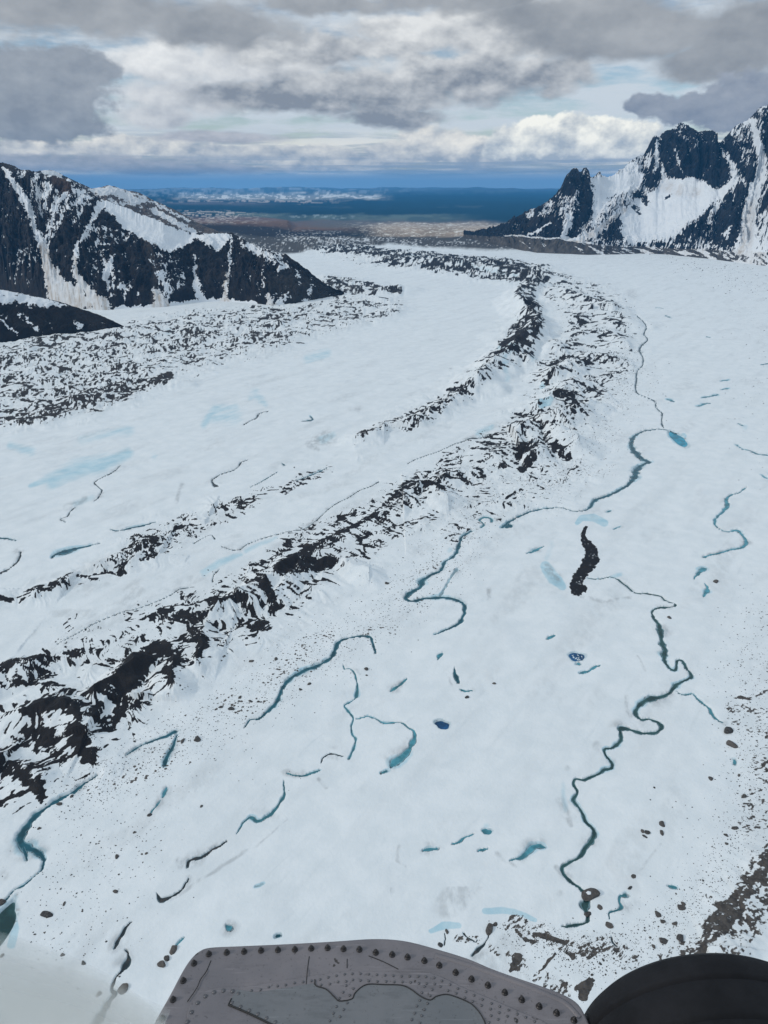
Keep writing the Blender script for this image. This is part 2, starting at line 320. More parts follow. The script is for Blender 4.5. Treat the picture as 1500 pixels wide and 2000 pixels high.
# ================================================================== authored map (positions in the 1500x2000 picture, laid on the ice)
# stream: (points (x, y, half width in picture units of the channel), depth m, water colour key)
STREAMS = [
 # long stream down the right side of the medial moraine
 ([(1242,615,1),(1256,628,1.1),(1262,640,1.3),(1258,652,1.4),(1265,662,1.6),(1256,672,2.2),(1249,684,2.2),(1256,700,1.2),(1254,714,1.3),(1245,724,1.4),(1243,742,2.0),(1241,756,1.4),(1245,768,1.0),(1262,776,1.2),(1279,784,1.5),(1282,796,1.3),(1293,808,1.5),(1292,822,1.3),(1297,835,1.2)],3,'dark'),
 ([(1322,846,3),(1300,838,2),(1280,838,2.5),(1260,840,3),(1240,850,4),(1233,865,5),(1240,882,8),(1256,896,8),(1268,902,6),(1254,907,5),(1243,918,8),(1240,930,8),(1228,945,5),(1208,957,5),(1184,968,5),(1162,976,5),(1152,990,3.5),(1135,997,2),(1112,996,2),(1098,990,2.5),(1070,991,3),(1045,995,4),(1020,1005,3.5),(1000,1015,4),(988,1024,5),(980,1031,5)],3.5,'deep'),
 ([(960,1020,2.5),(958,1013,4),(945,1011,4),(936,1016,3.5),(944,1022,3.5),(940,1031,2.5)],3,'teal'),
 ([(922,1037,3),(908,1044,3.5),(899,1054,3.5),(893,1075,4),(882,1088,4),(868,1097,4.5),(862,1112,4.5),(845,1120,4.5),(826,1130,6.5),(819,1146,6.5),(800,1158,6.5),(793,1167,5),(806,1172,5),(830,1167,6),(862,1167,6),(892,1171,5.5),(906,1180,5),(906,1198,5),(897,1216,5),(880,1227,4),(862,1234,2.5),(847,1240,1.5)],4.5,'deep'),
 ([(893,1110,2),(878,1132,2),(866,1152,2.5),(858,1165,3)],2,'pale'),
 ([(733,1275,3),(729,1255,3),(722,1244,4),(702,1243,4.5),(680,1247,4.5),(662,1254,5),(655,1270,5.5),(646,1285,5.5),(624,1298,5.5),(594,1309,6),(572,1322,6),(555,1338,6),(547,1354,5.5),(538,1373,5),(522,1391,5),(505,1402,3),(488,1406,2),(477,1420,2)],4,'deep'),
 # right hand stream
 ([(1148,1130,1.5),(1172,1131,2),(1190,1127,2),(1204,1129,2.5),(1214,1136,2.5),(1229,1149,2.5),(1242,1157,2),(1265,1159,3),(1288,1164,3),(1300,1172,2.5),(1319,1180,3),(1310,1186,3),(1285,1187,3),(1275,1192,3),(1277,1206,4),(1287,1222,6),(1291,1240,7),(1294,1258,7),(1299,1272,6),(1296,1288,4),(1304,1300,3),(1317,1308,2.5),(1321,1300,3),(1324,1291,3),(1332,1290,4),(1341,1303,4),(1350,1319,4),(1338,1328,3.5),(1322,1336,4),(1310,1350,4),(1290,1360,6),(1272,1363,7),(1252,1373,6),(1243,1385,5),(1243,1396,4.5),(1252,1405,4),(1268,1404,4),(1286,1410,6),(1291,1420,5),(1276,1431,4.5),(1250,1429,4.5),(1225,1423,4.5),(1211,1424,4.5),(1213,1438,4.5),(1209,1449,4.5),(1196,1459,4),(1181,1462,3.5),(1184,1474,3),(1195,1486,4),(1196,1499,4),(1180,1503,4),(1160,1514,4),(1140,1520,4),(1123,1519,4),(1122,1532,4),(1127,1546,4.5),(1121,1558,4.5),(1129,1572,4),(1140,1588,3.5),(1146,1604,4),(1158,1618,4.5),(1160,1628,5),(1153,1644,5),(1142,1656,5),(1131,1672,5),(1113,1684,4.5),(1100,1693,4.5),(1100,1704,4),(1110,1719,4),(1126,1730,4),(1142,1742,4)],4,'green'),
 ([(1146,1752,4),(1145,1762,5.5),(1143,1772,6.5),(1145,1784,5.5),(1148,1793,4.5),(1146,1803,3),(1128,1808,4),(1108,1811,2.5),(1098,1810,2)],3,'green'),
 ([(1322,1350,1.5),(1335,1356,2),(1352,1354,2),(1362,1363,2),(1372,1372,3),(1385,1384,3),(1391,1396,3),(1402,1405,2),(1412,1410,2)],2,'teal'),
 # stream in the lower left corner
 ([(190,1515,2),(165,1529,4),(145,1545,5),(120,1560,6),(95,1573,7),(72,1590,8),(55,1610,9),(42,1628,9),(37,1642,9),(48,1653,8),(66,1658,7),(78,1665,6),(85,1676,4),(81,1697,2),(65,1713,2),(48,1725,3.5),(33,1735,3),(18,1747,2),(3,1765,2)],5,'deep'),
 ([(45,1653,3),(50,1668,2.5),(53,1680,1.5)],2,'deep'),
 # narrow crevasse-like stream at the bottom
 ([(257,1797,1.5),(244,1808,3),(236,1822,5),(229,1838,5),(224,1850,3)],3.5,'black'),
 ([(244,1853,1.5),(251,1862,2),(251,1872,5),(245,1882,7),(238,1892,4),(230,1903,3),(222,1918,3),(220,1930,3),(227,1938,4),(216,1950,5),(204,1967,6),(192,1985,7),(182,2002,8),(165,2030,8),(150,2060,6)],4,'black'),
 ([(306,1742,1.5),(313,1754,5),(326,1753,5),(340,1745,3),(353,1736,2.5),(363,1724,2),(368,1712,1.5)],2.5,'black'),
 ([(365,1690,3),(368,1680,4),(377,1676,3.5),(393,1672,3.5),(403,1664,3),(413,1656,2.5),(428,1649,2.5),(442,1640,1.5)],3,'black'),
 ([(462,1625,1.5),(474,1608,2),(484,1596,2.5),(492,1594,4),(504,1600,5.5),(518,1595,5),(530,1586,4),(542,1571,3.5),(552,1555,3),(555,1540,2.5),(554,1522,1.5)],2.5,'teal'),
 ([(560,1507,2),(574,1511,2),(592,1512,3.5),(608,1507,3.5),(625,1502,2)],2,'teal'),
 ([(627,1487,1.5),(632,1477,2),(645,1470,2),(660,1472,2),(672,1475,2.5)],2,'black'),
 ([(681,1480,2.5),(688,1467,3),(693,1453,3),(695,1441,2.5),(687,1432,2),(687,1415,1.8),(690,1401,1.8),(680,1385,3),(672,1376,1.8),(683,1368,2),(694,1362,2.2),(698,1350,4),(697,1334,2),(694,1318,2),(685,1308,1.6),(673,1307,1.5),(670,1300,1.5)],2,'teal'),
 ([(697,1401,1.5),(710,1399,1.8),(721,1396,1.8),(736,1403,1.8),(752,1411,1.8),(770,1411,2),(786,1413,2.2),(797,1421,2.5),(808,1428,3),(810,1440,4),(805,1455,7),(797,1468,9),(784,1478,10),(771,1487,9),(764,1497,4)],2.5,'blue'),
 # right edge streams
 ([(1457,952,1.5),(1445,961,1.5),(1428,966,2),(1418,975,3),(1421,985,4),(1414,996,3),(1402,1008,2.5),(1396,1018,2),(1404,1030,1.8),(1420,1036,1.8),(1440,1035,3),(1452,1045,3),(1458,1058,4),(1450,1067,3),(1430,1070,3),(1412,1077,3.5),(1392,1081,3.5),(1374,1087,2.5)],2.5,'blue'),
 ([(1356,1130,2),(1362,1120,3),(1372,1112,7),(1380,1108,3)],1.5,'blue'),
 ([(1374,1165,2),(1381,1155,4),(1381,1144,3),(1375,1138,1.5)],1.5,'blue'),
 ([(1500,887,4),(1485,886,4),(1468,880,3),(1450,876,2),(1438,868,2)],1.5,'blue'),
 ([(1224,1748,5),(1212,1750,3),(1209,1760,3),(1213,1772,3.5),(1203,1780,3),(1191,1785,2),(1190,1797,1)],1.5,'teal'),
 # left and centre
 ([(235,907,1.2),(222,919,1.8),(200,931,1.2),(184,941,1.2),(192,950,1.2),(199,957,1.5),(193,970,1.5),(184,978,1.2)],2.5,'black'),
 ([(147,990,1),(137,998,1.5),(131,1008,1.2),(118,1013,1),(128,1019,1)],2,'black'),
 ([(485,897,1.5),(470,903,2),(465,911,1.6),(452,919,1.6),(428,928,2),(414,940,2.5),(420,948,5),(428,950,2)],2.5,'black'),
 ([(525,802,1.2),(505,808,1.5),(502,815,1.5),(488,822,1.2),(475,830,1)],2.5,'black'),
 ([(740,940,1),(728,948,1),(704,957,1.2),(684,970,1.2),(660,982,1.2),(640,996,1.2),(617,1016,1.2),(596,1031,1.5),(575,1036,1),(548,1041,1),(508,1052,1),(482,1063,1.2),(466,1073,1.2),(448,1072,1),(432,1067,1)],1.6,'black'),
 ([(420,1052,1),(412,1045,1),(396,1051,1),(378,1061,1.2)],1.6,'black'),
 ([(415,1136,1.2),(418,1122,1.5),(428,1112,1)],1.6,'black'),
 ([(380,1145,1),(352,1148,1),(330,1162,1),(298,1176,1),(262,1190,1),(236,1196,1),(200,1211,1),(168,1227,1),(140,1243,.8),(112,1258,.8)],1.6,'black'),
 ([(40,1077,2),(38,1092,2),(24,1106,2),(8,1115,2.5),(-10,1122,2.5)],3,'black'),
 ([(345,1427,5),(328,1437,4),(302,1446,2.5),(282,1453,2.5),(264,1463,4),(246,1477,2)],3,'deep'),
 ([(346,1436,2),(341,1450,2.5),(333,1465,4),(326,1478,5),(321,1494,5)],3,'deep'),
 ([(955,848,1),(938,856,1.5),(920,856,3),(905,862,1.6),(885,868,1.2),(862,879,1),(838,888,1),(812,897,1),(796,905,1.5)],2,'black'),
 ([(1065,1654,1.5),(1055,1652,5),(1040,1654,6),(1028,1664,5.5),(1017,1673,5),(1003,1676,4),(996,1678,2)],1.5,'blue'),
 ([(883,1646,2.5),(898,1642,3.5),(910,1633,3),(925,1627,2)],1.2,'blue'),
 ([(826,1659,3),(838,1656,4),(855,1655,2.5)],1.2,'blue'),
 ([(934,1660,2.5),(944,1656,3.5),(953,1655,2)],1.2,'blue'),
 ([(1028,1082,2),(1042,1077,4.5),(1052,1072,3.5),(1063,1067,1.5)],1.2,'blue'),
 ([(1133,1315,3),(1148,1312,4),(1160,1305,4),(1173,1299,1.5)],1.2,'blue'),
 ([(1068,1249,2),(1076,1245,5),(1084,1241,2)],1.2,'blue'),
 ([(762,1350,2.5),(774,1343,4),(783,1337,4),(788,1331,4),(795,1325,2)],1.2,'teal'),
 ([(887,1305,1.5),(889,1314,4),(893,1326,6.5),(895,1333,4)],1.8,'deep'),
 ([(899,1345,2),(908,1348,2.5),(923,1347,3)],1.2,'teal'),
 ([(855,1289,2),(860,1281,5),(864,1277,3)],1.2,'blue'),
 ([(317,1555,2.5),(321,1547,4),(325,1536,2)],1.2,'blue'),
 ([(292,1590,2),(300,1578,3),(313,1563,1.2)],1.2,'teal'),
 ([(101,1089,4),(112,1081,8),(130,1076,11),(148,1071,8),(164,1068,4),(180,1064,2),(196,1061,1.2)],1.8,'deep'),
 ([(216,1035,1.5),(236,1037,3),(262,1030,4),(284,1025,3),(304,1020,1)],1.5,'deep'),
 ([(-6,1049,3),(12,1051,3),(32,1054,1.5)],1.5,'deep'),
 ([(588,823,1.5),(600,821,4.5),(612,819,3),(606,812,2)],1.5,'deep'),
 ([(551,905,3),(556,909,3)],1.2,'deep'),
 ([(578,940,1),(603,929,2.5),(625,920,1.5),(640,912,1)],1.2,'deep'),
 ([(490,952,1),(515,938,1.2),(542,922,1)],1.2,'deep'),
 ([(1302,780,3),(1310,783,4.5),(1318,786,2.5)],1.2,'blue'),
 ([(1370,777,2),(1388,774,4),(1403,770,2)],1.2,'blue'),
 ([(1409,761,2.5),(1423,759,3)],1.2,'blue'),
 ([(1408,744,2.5),(1424,742,2.5)],1.2,'blue'),
 ([(1364,793,3),(1376,789,3),(1388,787,2)],1.2,'blue'),
 ([(1281,601,1.6),(1297,603,2.4)],1,'blue'),
 ([(1441,827,2),(1451,831,2.5)],1,'blue'),
 ([(1486,712,2),(1504,709,2.5)],1,'blue'),
 ([(1487,927,2),(1500,934,3),(1512,930,3),(1500,925,2)],1,'blue'),
 ([(1376,657,1.6),(1388,660,2)],1,'blue'),
 ([(1186,998,2.5),(1194,995,3)],1,'blue'),
 ([(1198,1033,1.5),(1212,1027,2)],1,'blue'),
 ([(1435,1480,4),(1436,1490,5)],1,'blue'),
 ([(1127,1297,3.5),(1133,1296,3)],1.2,'blue'),
 ([(744,1509,3),(757,1504,4)],1,'teal'),
 ([(344,1843,3),(352,1835,4.5),(358,1829,3)],1,'teal'),
 ([(1305,1730,3),(1315,1733,5),(1322,1734,3)],1,'teal'),
 ([(500,1731,3),(508,1728,4),(514,1724,3)],.6,'pale'),
 ([(538,1828,4),(548,1826,4.5)],1.5,'deep'),
 ([(441,1806,4),(447,1811,6.5),(452,1813,5)],1.8,'blue'),
 ([(868,1822,1.5),(870,1835,1.5),(868,1845,2)],1.5,'black'),
 ([(905,1822,2),(915,1833,2.5),(928,1840,2.5),(932,1835,1.5)],1.5,'black'),
 ([(958,1820,2),(948,1838,2),(936,1852,3),(922,1866,3)],1.5,'black'),
 ([(1194,1832,2.5),(1197,1843,3),(1206,1852,1.5)],1.5,'black'),
]
# ponds: x, y, rx, ry, depth, colour
PONDS = [(1325,856,12,11,3,'bright'),(864,1414,13,8,4.5,'ink'),(1126,1283,13,8,2,'ink'),(951,1622,8,5,1.5,'blue'),(2,1806,15,32,4,'green'),(993,1027,8,4.5,3,'deep'),(1305,618,3,2,1,'blue')]
# debris density: capsules (x, y, radius) chains with a strength
DEB = [
 (.70,[(-60,1500,150),(60,1430,135),(180,1340,120),(290,1285,105),(400,1225,80),(520,1150,70),(620,1085,62),(740,1020,52),(830,975,52),(930,900,46),(1040,860,62),(1070,820,62)]),
 (.66,[(1070,830,60),(1100,790,66),(1120,740,82),(1150,690,88),(1160,640,82),(1140,600,55),(1085,560,34),(1040,540,20)]),
 (.95,[(1060,545,26),(980,530,24),(900,520,22),(820,512,20),(740,503,17),(660,488,17),(600,478,14)]),
 (.92,[(1020,700,22),(1000,690,34),(1030,655,36),(1050,625,24),(1020,590,18),(1045,555,16)]),
 (.72,[(1000,690,26),(930,750,25),(870,790,22),(800,825,19),(735,845,14),(690,870,8)]),
 (.42,[(1080,900,70),(980,960,60),(900,1030,40)]),
 (.60,[(640,915,10),(520,970,14),(430,1005,22),(370,1035,26)]),
 (.74,[(370,1035,28),(290,1070,36),(230,1105,26),(150,1135,14),(60,1165,9),(-40,1185,9)]),
 (.70,[(-50,735,95),(120,725,85),(260,695,66),(400,660,58),(540,640,50)]),(.74,[(540,640,46)]),(.62,[(540,640,40),(650,615,36),(770,600,20)]),
 (.90,[(-60,830,16),(60,812,22),(160,790,26),(240,766,22),(330,740,12)]),
 (.88,[(640,560,20),(700,565,16),(780,572,8)]),
 (.62,[(1560,1600,60),(1530,1680,80),(1470,1780,70),(1400,1850,70),(1330,1900,60)]),
 (.86,[(1530,1650,26),(1500,1700,30),(1440,1765,30),(1395,1820,30),(1370,1850,20)]),
 (.52,[(1440,1400,30),(1500,1420,50),(1500,1520,40),(1470,1600,35)]),
 (.85,[(1440,1362,4),(1490,1352,5),(1540,1360,8)]),
 (.56,[(1010,1810,26),(1060,1830,32),(1120,1850,26),(1180,1850,30),(1230,1880,26)]),
 (.98,[(1010,1818,4),(1025,1835,6),(1040,1842,5)]),(.98,[(1040,1822,5),(1065,1832,8),(1105,1840,7)]),
 (.97,[(990,1893,4),(1005,1885,7),(1020,1872,6)]),(.97,[(1052,1890,2.5),(1066,1878,4),(1085,1868,3)]),(.98,[(1140,1950,12),(1150,1925,14),(1128,1932,6)]),(.95,[(1115,1870,9),(1122,1878,6)]),
 (.60,[(900,1830,12),(975,1858,12),(1100,1940,20)]),
 # explicit dark features
 (1.2,[(240,1355,16),(258,1330,22),(280,1298,25),(300,1276,26),(325,1268,14)]),
 (1.12,[(165,1372,6),(190,1366,10),(215,1352,9),(235,1346,9)]),
 (1.0,[(-10,1320,16),(40,1305,16),(85,1295,11)]),
 (1.0,[(100,1300,10),(135,1285,15),(160,1272,9)]),
 (1.0,[(285,1215,9),(315,1200,17),(335,1190,10)]),(1.0,[(335,1210,9),(375,1207,13),(430,1195,9),(480,1184,6)]),
 (1.0,[(375,1225,10),(385,1250,15),(400,1275,14),(388,1300,6)]),
 (1.05,[(60,1400,18),(100,1395,22),(140,1400,20),(160,1425,10)]),(1.0,[(60,1440,16),(100,1455,22)]),
 (1.05,[(150,1450,22),(175,1480,20),(183,1495,10)]),(1.0,[(0,1510,22),(40,1520,16),(75,1545,20),(85,1565,12)]),
 (1.0,[(330,1280,10),(345,1300,14),(330,1330,14),(335,1350,10)]),(1.0,[(495,1222,16),(520,1226,12)]),
 (1.0,[(195,1415,14),(215,1425,14),(245,1385,14)]),
 (1.0,[(560,1105,10),(600,1080,12),(640,1055,6),(690,1030,6),(740,1008,6)]),
 (1.05,[(545,1130,14),(570,1120,20),(610,1105,18),(650,1100,10)]),(1.0,[(505,1150,8),(530,1175,12),(535,1195,8)]),
 (1.0,[(760,975,6),(800,955,10),(835,955,12),(865,967,5)]),(1.0,[(665,1012,7),(690,1008,6)]),
 (1.05,[(1000,845,8),(1040,838,12),(1075,848,10),(1105,860,6)]),(1.0,[(1010,893,8),(1035,885,9)]),(.98,[(1080,885,8),(1110,898,8)]),
 (1.05,[(985,690,9),(1005,680,13),(1030,690,8)]),(1.0,[(1010,665,6),(1030,640,10),(1045,662,10),(1035,685,8)]),
 (1.0,[(1090,710,6),(1110,708,10),(1140,715,8)]),(1.0,[(1085,785,8),(1110,790,10),(1130,800,8)]),(1.0,[(930,920,6),(945,935,7)]),(1.0,[(1018,918,8),(1036,905,8)]),
 (1.0,[(575,915,1.5)]),(1.1,[(280,1065,8),(300,1060,10)]),(1.0,[(1398,1136,3)]),
 (1.05,[(1144,1030,3),(1137,1046,4),(1141,1060,7),(1152,1074,12),(1155,1090,14),(1147,1106,14),(1137,1122,15),(1129,1138,15)]),
 (1.05,[(1122,1142,11),(1130,1152,12),(1138,1150,10)]),
]
# places kept white or thinned
CLEAR = [(.7,[(120,1330,24),(190,1330,22)]),(.5,[(330,1240,12),(300,1245,14)]),(.6,[(95,1425,9)]),(.7,[(860,990,14),(800,1010,16)]),(.5,[(1080,625,24),(1100,660,20)]),
 (.8,[(70,1360,16),(20,1370,20)]),(.45,[(0,1460,24)])]
# bare blue ice
ICE = [(.8,[(100,940,18),(150,915,26),(200,905,22),(250,885,14)]),(.7,[(400,830,10),(420,800,12),(460,795,10)]),(.6,[(20,870,10),(60,880,12)]),(.6,[(600,700,14),(640,690,12)]),(.5,[(330,650,10)]),(.6,[(500,770,16),(520,790,8)]),(.75,[(60,950,6),(120,930,14)]),(.6,[(420,815,20),(455,812,24)]),(.55,[(160,860,12),(250,840,16)]),(.5,[(300,890,10)]),
 (.55,[(490,775,10)]),(.75,[(398,1120,9),(425,1100,9),(470,1082,6)]),(.6,[(480,1075,8),(540,1050,5)]),(.5,[(880,1075,8)]),
 (.95,[(1066,1108,12),(1080,1130,14),(1098,1146,9)]),(.45,[(1078,1062,8),(1068,1090,10)]),(1.,[(1128,1022,5),(1136,1012,7),(1158,1010,8),(1180,1020,9)]),(.7,[(1190,1128,5),(1212,1122,7)]),
 (.95,[(842,1818,5),(865,1808,9),(895,1808,7)]),(.85,[(948,1778,7),(985,1778,8),(1015,1785,6),(1045,1798,4)]),
 (1,[(1335,852,6)]),(.9,[(1308,850,5),(1318,862,5)]),(.5,[(1100,1530,8),(1105,1580,8)]),(.7,[(950,1612,9)]),
 (.7,[(935,845,10),(960,835,8)]),(.6,[(975,690,9),(990,745,9)]),(.8,[(1040,710,9)]),(.9,[(1055,800,7),(1075,795,5)]),(.9,[(1060,757,6)]),(.8,[(990,705,8),(1005,700,6)]),
 (.95,[(12,1770,14),(24,1790,10),(30,1815,9),(22,1845,9)]),(.5,[(1455,835,8)]),(.5,[(800,505,3),(1010,548,3)]),(.6,[(630,860,14),(650,850,10)]),(.5,[(150,985,12),(180,970,8)]),(.45,[(110,1075,8)])]
# grey dirt skims on the snow
SMUDGE = [(.6,[(1068,1110,10),(1085,1130,12)]),(.55,[(1095,1560,10),(1105,1590,9),(1115,1612,5)]),(.5,[(1222,1360,4),(1222,1385,4),(1232,1400,4)]),(.4,[(1245,1285,3),(1262,1310,3)]),
 (.45,[(1165,1455,8),(1180,1470,5)]),(.4,[(1110,1500,6)]),(.5,[(350,1680,9),(352,1690,8)]),(.4,[(330,1755,4),(380,1725,4),(430,1690,4),(500,1650,3),(560,1600,2)]),
 (.5,[(622,1520,4),(638,1535,4)]),(.45,[(640,1475,5),(660,1478,5)]),(.5,[(1085,1695,6),(1100,1712,5)]),(.45,[(970,1665,5),(990,1680,4),(1010,1690,3)]),(.35,[(780,1650,4),(775,1680,4),(790,1690,3)]),
 (.35,[(1090,1745,8)]),(.5,[(955,1150,5),(955,1170,4)]),(.4,[(1135,1165,4),(1180,1178,4),(1230,1165,3)]),(.45,[(640,855,18),(605,868,8),(620,880,5)]),(.45,[(345,980,5),(355,945,6)]),
 (.45,[(165,975,8),(130,990,8)]),(.4,[(30,1075,8)]),(.4,[(880,720,5)]),(.35,[(700,800,8)]),(.5,[(10,1710,10)]),(.4,[(877,1325,3),(882,1340,3)]),(.35,[(1235,575,12)]),(.3,[(1250,1700,4),(1290,1650,3)])]
# small ridges of the moraine: chain of picture points, height m, half width m
RIDGES = [
 ([(-40,1345),(40,1318),(110,1292),(200,1268),(300,1232)],12,34),([(300,1232),(370,1206),(450,1190),(520,1150)],16,38),([(378,1215),(395,1275),(392,1305)],11,26),
 ([(520,1150),(560,1115),(605,1086),(660,1048),(740,1010)],15,38),([(605,1090),(570,1135),(530,1170)],12,30),([(620,1095),(680,1105),(720,1130)],9,26),
 ([(740,1010),(800,975),(835,960),(865,985)],14,36),([(835,962),(900,925),(960,905)],10,34),([(300,1262),(255,1320),(190,1368)],12,24),([(310,1262),(340,1290),(335,1350)],10,26),
 ([(60,1400),(130,1395),(165,1440),(185,1490)],13,34),([(-20,1500),(50,1510),(90,1560)],11,30),([(195,1420),(250,1395),(270,1375)],10,26),
 ([(965,895),(1005,868),(1040,850),(1080,858),(1120,880)],26,58),([(1040,870),(1045,900)],16,40),([(1085,825),(1120,815),(1150,800)],22,54),([(1050,800),(1100,775),(1120,755)],20,54),
 ([(700,862),(760,845),(830,820),(880,790),(930,758)],14,42),([(930,758),(975,715),(1008,695),(1035,665)],34,75),([(1008,705),(1030,712)],20,50),([(1035,668),(1050,640),(1020,610)],40,80),([(1020,612),(1010,585),(1050,560)],34,85),
 ([(1085,742),(1130,715),(1160,700),(1210,712)],26,70),([(1080,690),(1130,660),(1180,650),(1220,680)],24,75),([(1120,625),(1170,612),(1200,640)],26,90),([(1085,570),(1130,590),(1190,610),(1235,640)],26,95),
 ([(560,482),(640,492),(720,505),(800,516)],26,170),([(800,516),(880,522),(960,532),(1050,548)],34,150),([(280,1070),(310,1058),(370,1040)],7,26),([(200,1105),(260,1085)],6,22),
 ([(1500,1700),(1450,1765),(1395,1825)],8,26),([(1560,1640),(1500,1700)],9,26),
]
BLUEWALL = []

# ================================================================== ground sheet (glacier running out into the plain)
def rows_r():
    y = np.concatenate([np.arange(2500, 2050, -9.0), np.arange(2050, 520, -1.9), np.arange(520, 353.6, -1.1)])
    dep = PITCH + np.arctan((y - CY) / FPX)
    r = CAMZ / np.tan(np.minimum(dep, R(84)))
    r = r[(r > 0)]; r = np.concatenate([[2.0, 40.0], r[r > 60]])
    return np.minimum.accumulate(np.maximum.accumulate(r)[::-1])[::-1]
rr = np.unique(np.minimum(rows_r(), 70000.0))
azs = np.concatenate([np.arange(-180, -50, 4.0), np.arange(-50, -31, 0.15), np.arange(-31, 31, 0.056), np.arange(31, 50, 0.15), np.arange(50, 180, 4.0)])
AZg, RR = np.meshgrid(np.radians(azs), rr)
AZg = AZg.astype(np.float32); RR = RR.astype(np.float32)
GX = RR * np.sin(AZg); GY = RR * np.cos(AZg)
NR, NC = GX.shape
def plain_z(r):
    return -300.0 * ss(r, 5200, 15000)
def undul(X, Y):
    return 2.6 * fbm(X / 260, Y / 260, 5, 3) + 1.3 * fbm(X / 60, Y / 60, 9, 3)
Z = plain_z(RR)
PX, PY = to_pix(GX, GY, Z)
near = (RR < 7000) & (GY > 0) & (PY < 2600) & (PX > -900) & (PX < 2400)
Z = Z + undul(GX, GY) * (RR < 12000)

# --- debris density
dens = np.zeros_like(Z)
nidx = np.nonzero(near.ravel())[0]
px = PX.ravel()[nidx]; py = PY.ravel()[nidx]; X = GX.ravel()[nidx]; Y = GY.ravel()[nidx]
wob = 0.9 * fbm(px / 60, py / 40, 31, 3); wob2 = 0.9 * fbm(px / 60, py / 40, 57, 3)
far_s = np.clip((py - 440) / 700, 0.08, 1)
wx = px + 24 * wob * far_s; wy = py + 24 * wob2 * far_s * 0.8
D = np.zeros_like(px)
def chain_mask(pts, m=1.0):
    P = np.array(pts); r = P[:, 2].max() * m + 30
    return np.nonzero((px > P[:, 0].min() - r) & (px < P[:, 0].max() + r) & (py > P[:, 1].min() - r) & (py < P[:, 1].max() + r))[0]
explicit = np.zeros_like(px)
for s_, pts in DEB:
    k = chain_mask(pts, 1.6)
    if s_ >= 0.98:      # hard patch with a frayed edge
        v = seg_dist(px[k] + 5 * wob[k] * far_s[k] * 2, py[k] + 5 * wob2[k] * far_s[k] * 2, pts)
        explicit[k] = np.maximum(explicit[k], np.clip(0.50 + v * 1.0, 0, 1) * (s_ if s_ > 1 else 0.92))
    else:
        v = seg_dist(wx[k], wy[k], pts)
        D[k] = np.maximum(D[k], s_ * ss(v, -0.35, 0.45))
for s_, pts in CLEAR:
    k = chain_mask(pts); v = ss(seg_dist(wx[k], wy[k], pts), -0.2, 0.5); D[k] *= 1 - s_ * v

# --- moraine relief: short ridges with gullied flanks
rng = np.random.default_rng(7)
segs = []
for pts, h, w in RIDGES:
    P = [at(*p) for p in pts]
    P = spline(P, n=3)
    for i in range(len(P) - 1):
        hh = h * (0.75 + 0.5 * rng.random())
        segs.append((*P[i], *P[i + 1], hh, h * (0.75 + 0.5 * rng.random()), w))
main = np.array([at(x, y) for x, y, r in DEB[0][1]])
cand = rng.choice(np.nonzero((D > 0.35) & ((px < 700) | (py < 1300)))[0], 9000, p=None)
pts_ = []
for c in cand:
    x, y = X[c], Y[c]; d = math.hypot(x, y)
    sp = 20 + d * 0.022
    if all((x - a) ** 2 + (y - b) ** 2 > sp * sp for a, b, *_ in pts_):
        pts_.append((x, y, sp, D[c]))
    if len(pts_) > 420: break
for x, y, sp, dd in pts_:
    j = np.argmin((main[:, 0] - x) ** 2 + (main[:, 1] - y) ** 2); j = min(max(j, 1), len(main) - 1)
    t = main[j] - main[j - 1]; a = math.atan2(t[1], t[0]) + rng.normal() * 0.55
    L = sp * (0.4 + rng.random() * 0.8); h = sp * 0.16 * (0.5 + rng.random()) * dd; w = sp * (0.8 + 0.5 * rng.random())
    segs.append((x - L / 2 * math.cos(a), y - L / 2 * math.sin(a), x + L / 2 * math.cos(a), y + L / 2 * math.sin(a), h, h * (.4 + .8 * rng.random()), w))
H = np.zeros_like(px); SC = np.zeros_like(px); DC = np.full_like(px, 50.0); WW = np.full_like(px, 40.0)
order = np.argsort(Y, kind='stable'); Ys = Y[order]
for q, (x1, y1, x2, y2, h1, h2, w) in enumerate(segs):
    m = w * 1.15 + 2
    lo = np.searchsorted(Ys, min(y1, y2) - m); hi = np.searchsorted(Ys, max(y1, y2) + m)
    k = order[lo:hi]; k = k[(X[k] > min(x1, x2) - m) & (X[k] < max(x1, x2) + m)]
    if not len(k): continue
    ex, ey = x2 - x1, y2 - y1; L = math.hypot(ex, ey) + 1e-6; ux, uy = ex / L, ey / L
    wq = w * 0.10
    ax = X[k] - x1 + wq * perlin(X[k] / (w * .6), Y[k] / (w * .6), 3) * 2; ay = Y[k] - y1 + wq * perlin(X[k] / (w * .6), Y[k] / (w * .6), 4) * 2
    s = ax * ux + ay * uy; p = -ax * uy + ay * ux
    sc = np.clip(s, 0, L); exs = s - sc; d = np.hypot(exs, p)
    hh = h1 + (h2 - h1) * sc / L
    v = hh * np.clip(1 - d / w, 0, None) ** 1.15
    up = v > H[k]; kk = k[up]
    H[kk] = v[up]; DC[kk] = d[up]; WW[kk] = w
    SC[kk] = (sc + 0.6 * w * np.arctan2(exs, np.abs(p) + 1e-3) + np.where(p > 0, 300, 0))[up] + q * 57.3
gul = perlin(SC / (WW * 0.17), DC / (WW * 1.6) + 3.3, 21) + 0.5 * perlin(SC / (WW * 0.08), DC / (WW * 0.8), 22)
flank = np.clip(DC / WW * 4, 0, 1) * np.clip((1 - DC / WW) * 3, 0, 1)
onr = H > 0.01
H = H + np.where(onr, gul * flank * WW * 0.022, 0)
H = H + D * (0.8 + 0.0005 * np.hypot(X, Y)) * 2.2 * ridged(X / (22 + 0 * X), Y / 22, 71, 3, 0.5)
H = H + D * ss(np.hypot(X, Y), 1200, 2500) * 6.0 * ridged(X / 70, Y / 70, 72, 3, 0.5)
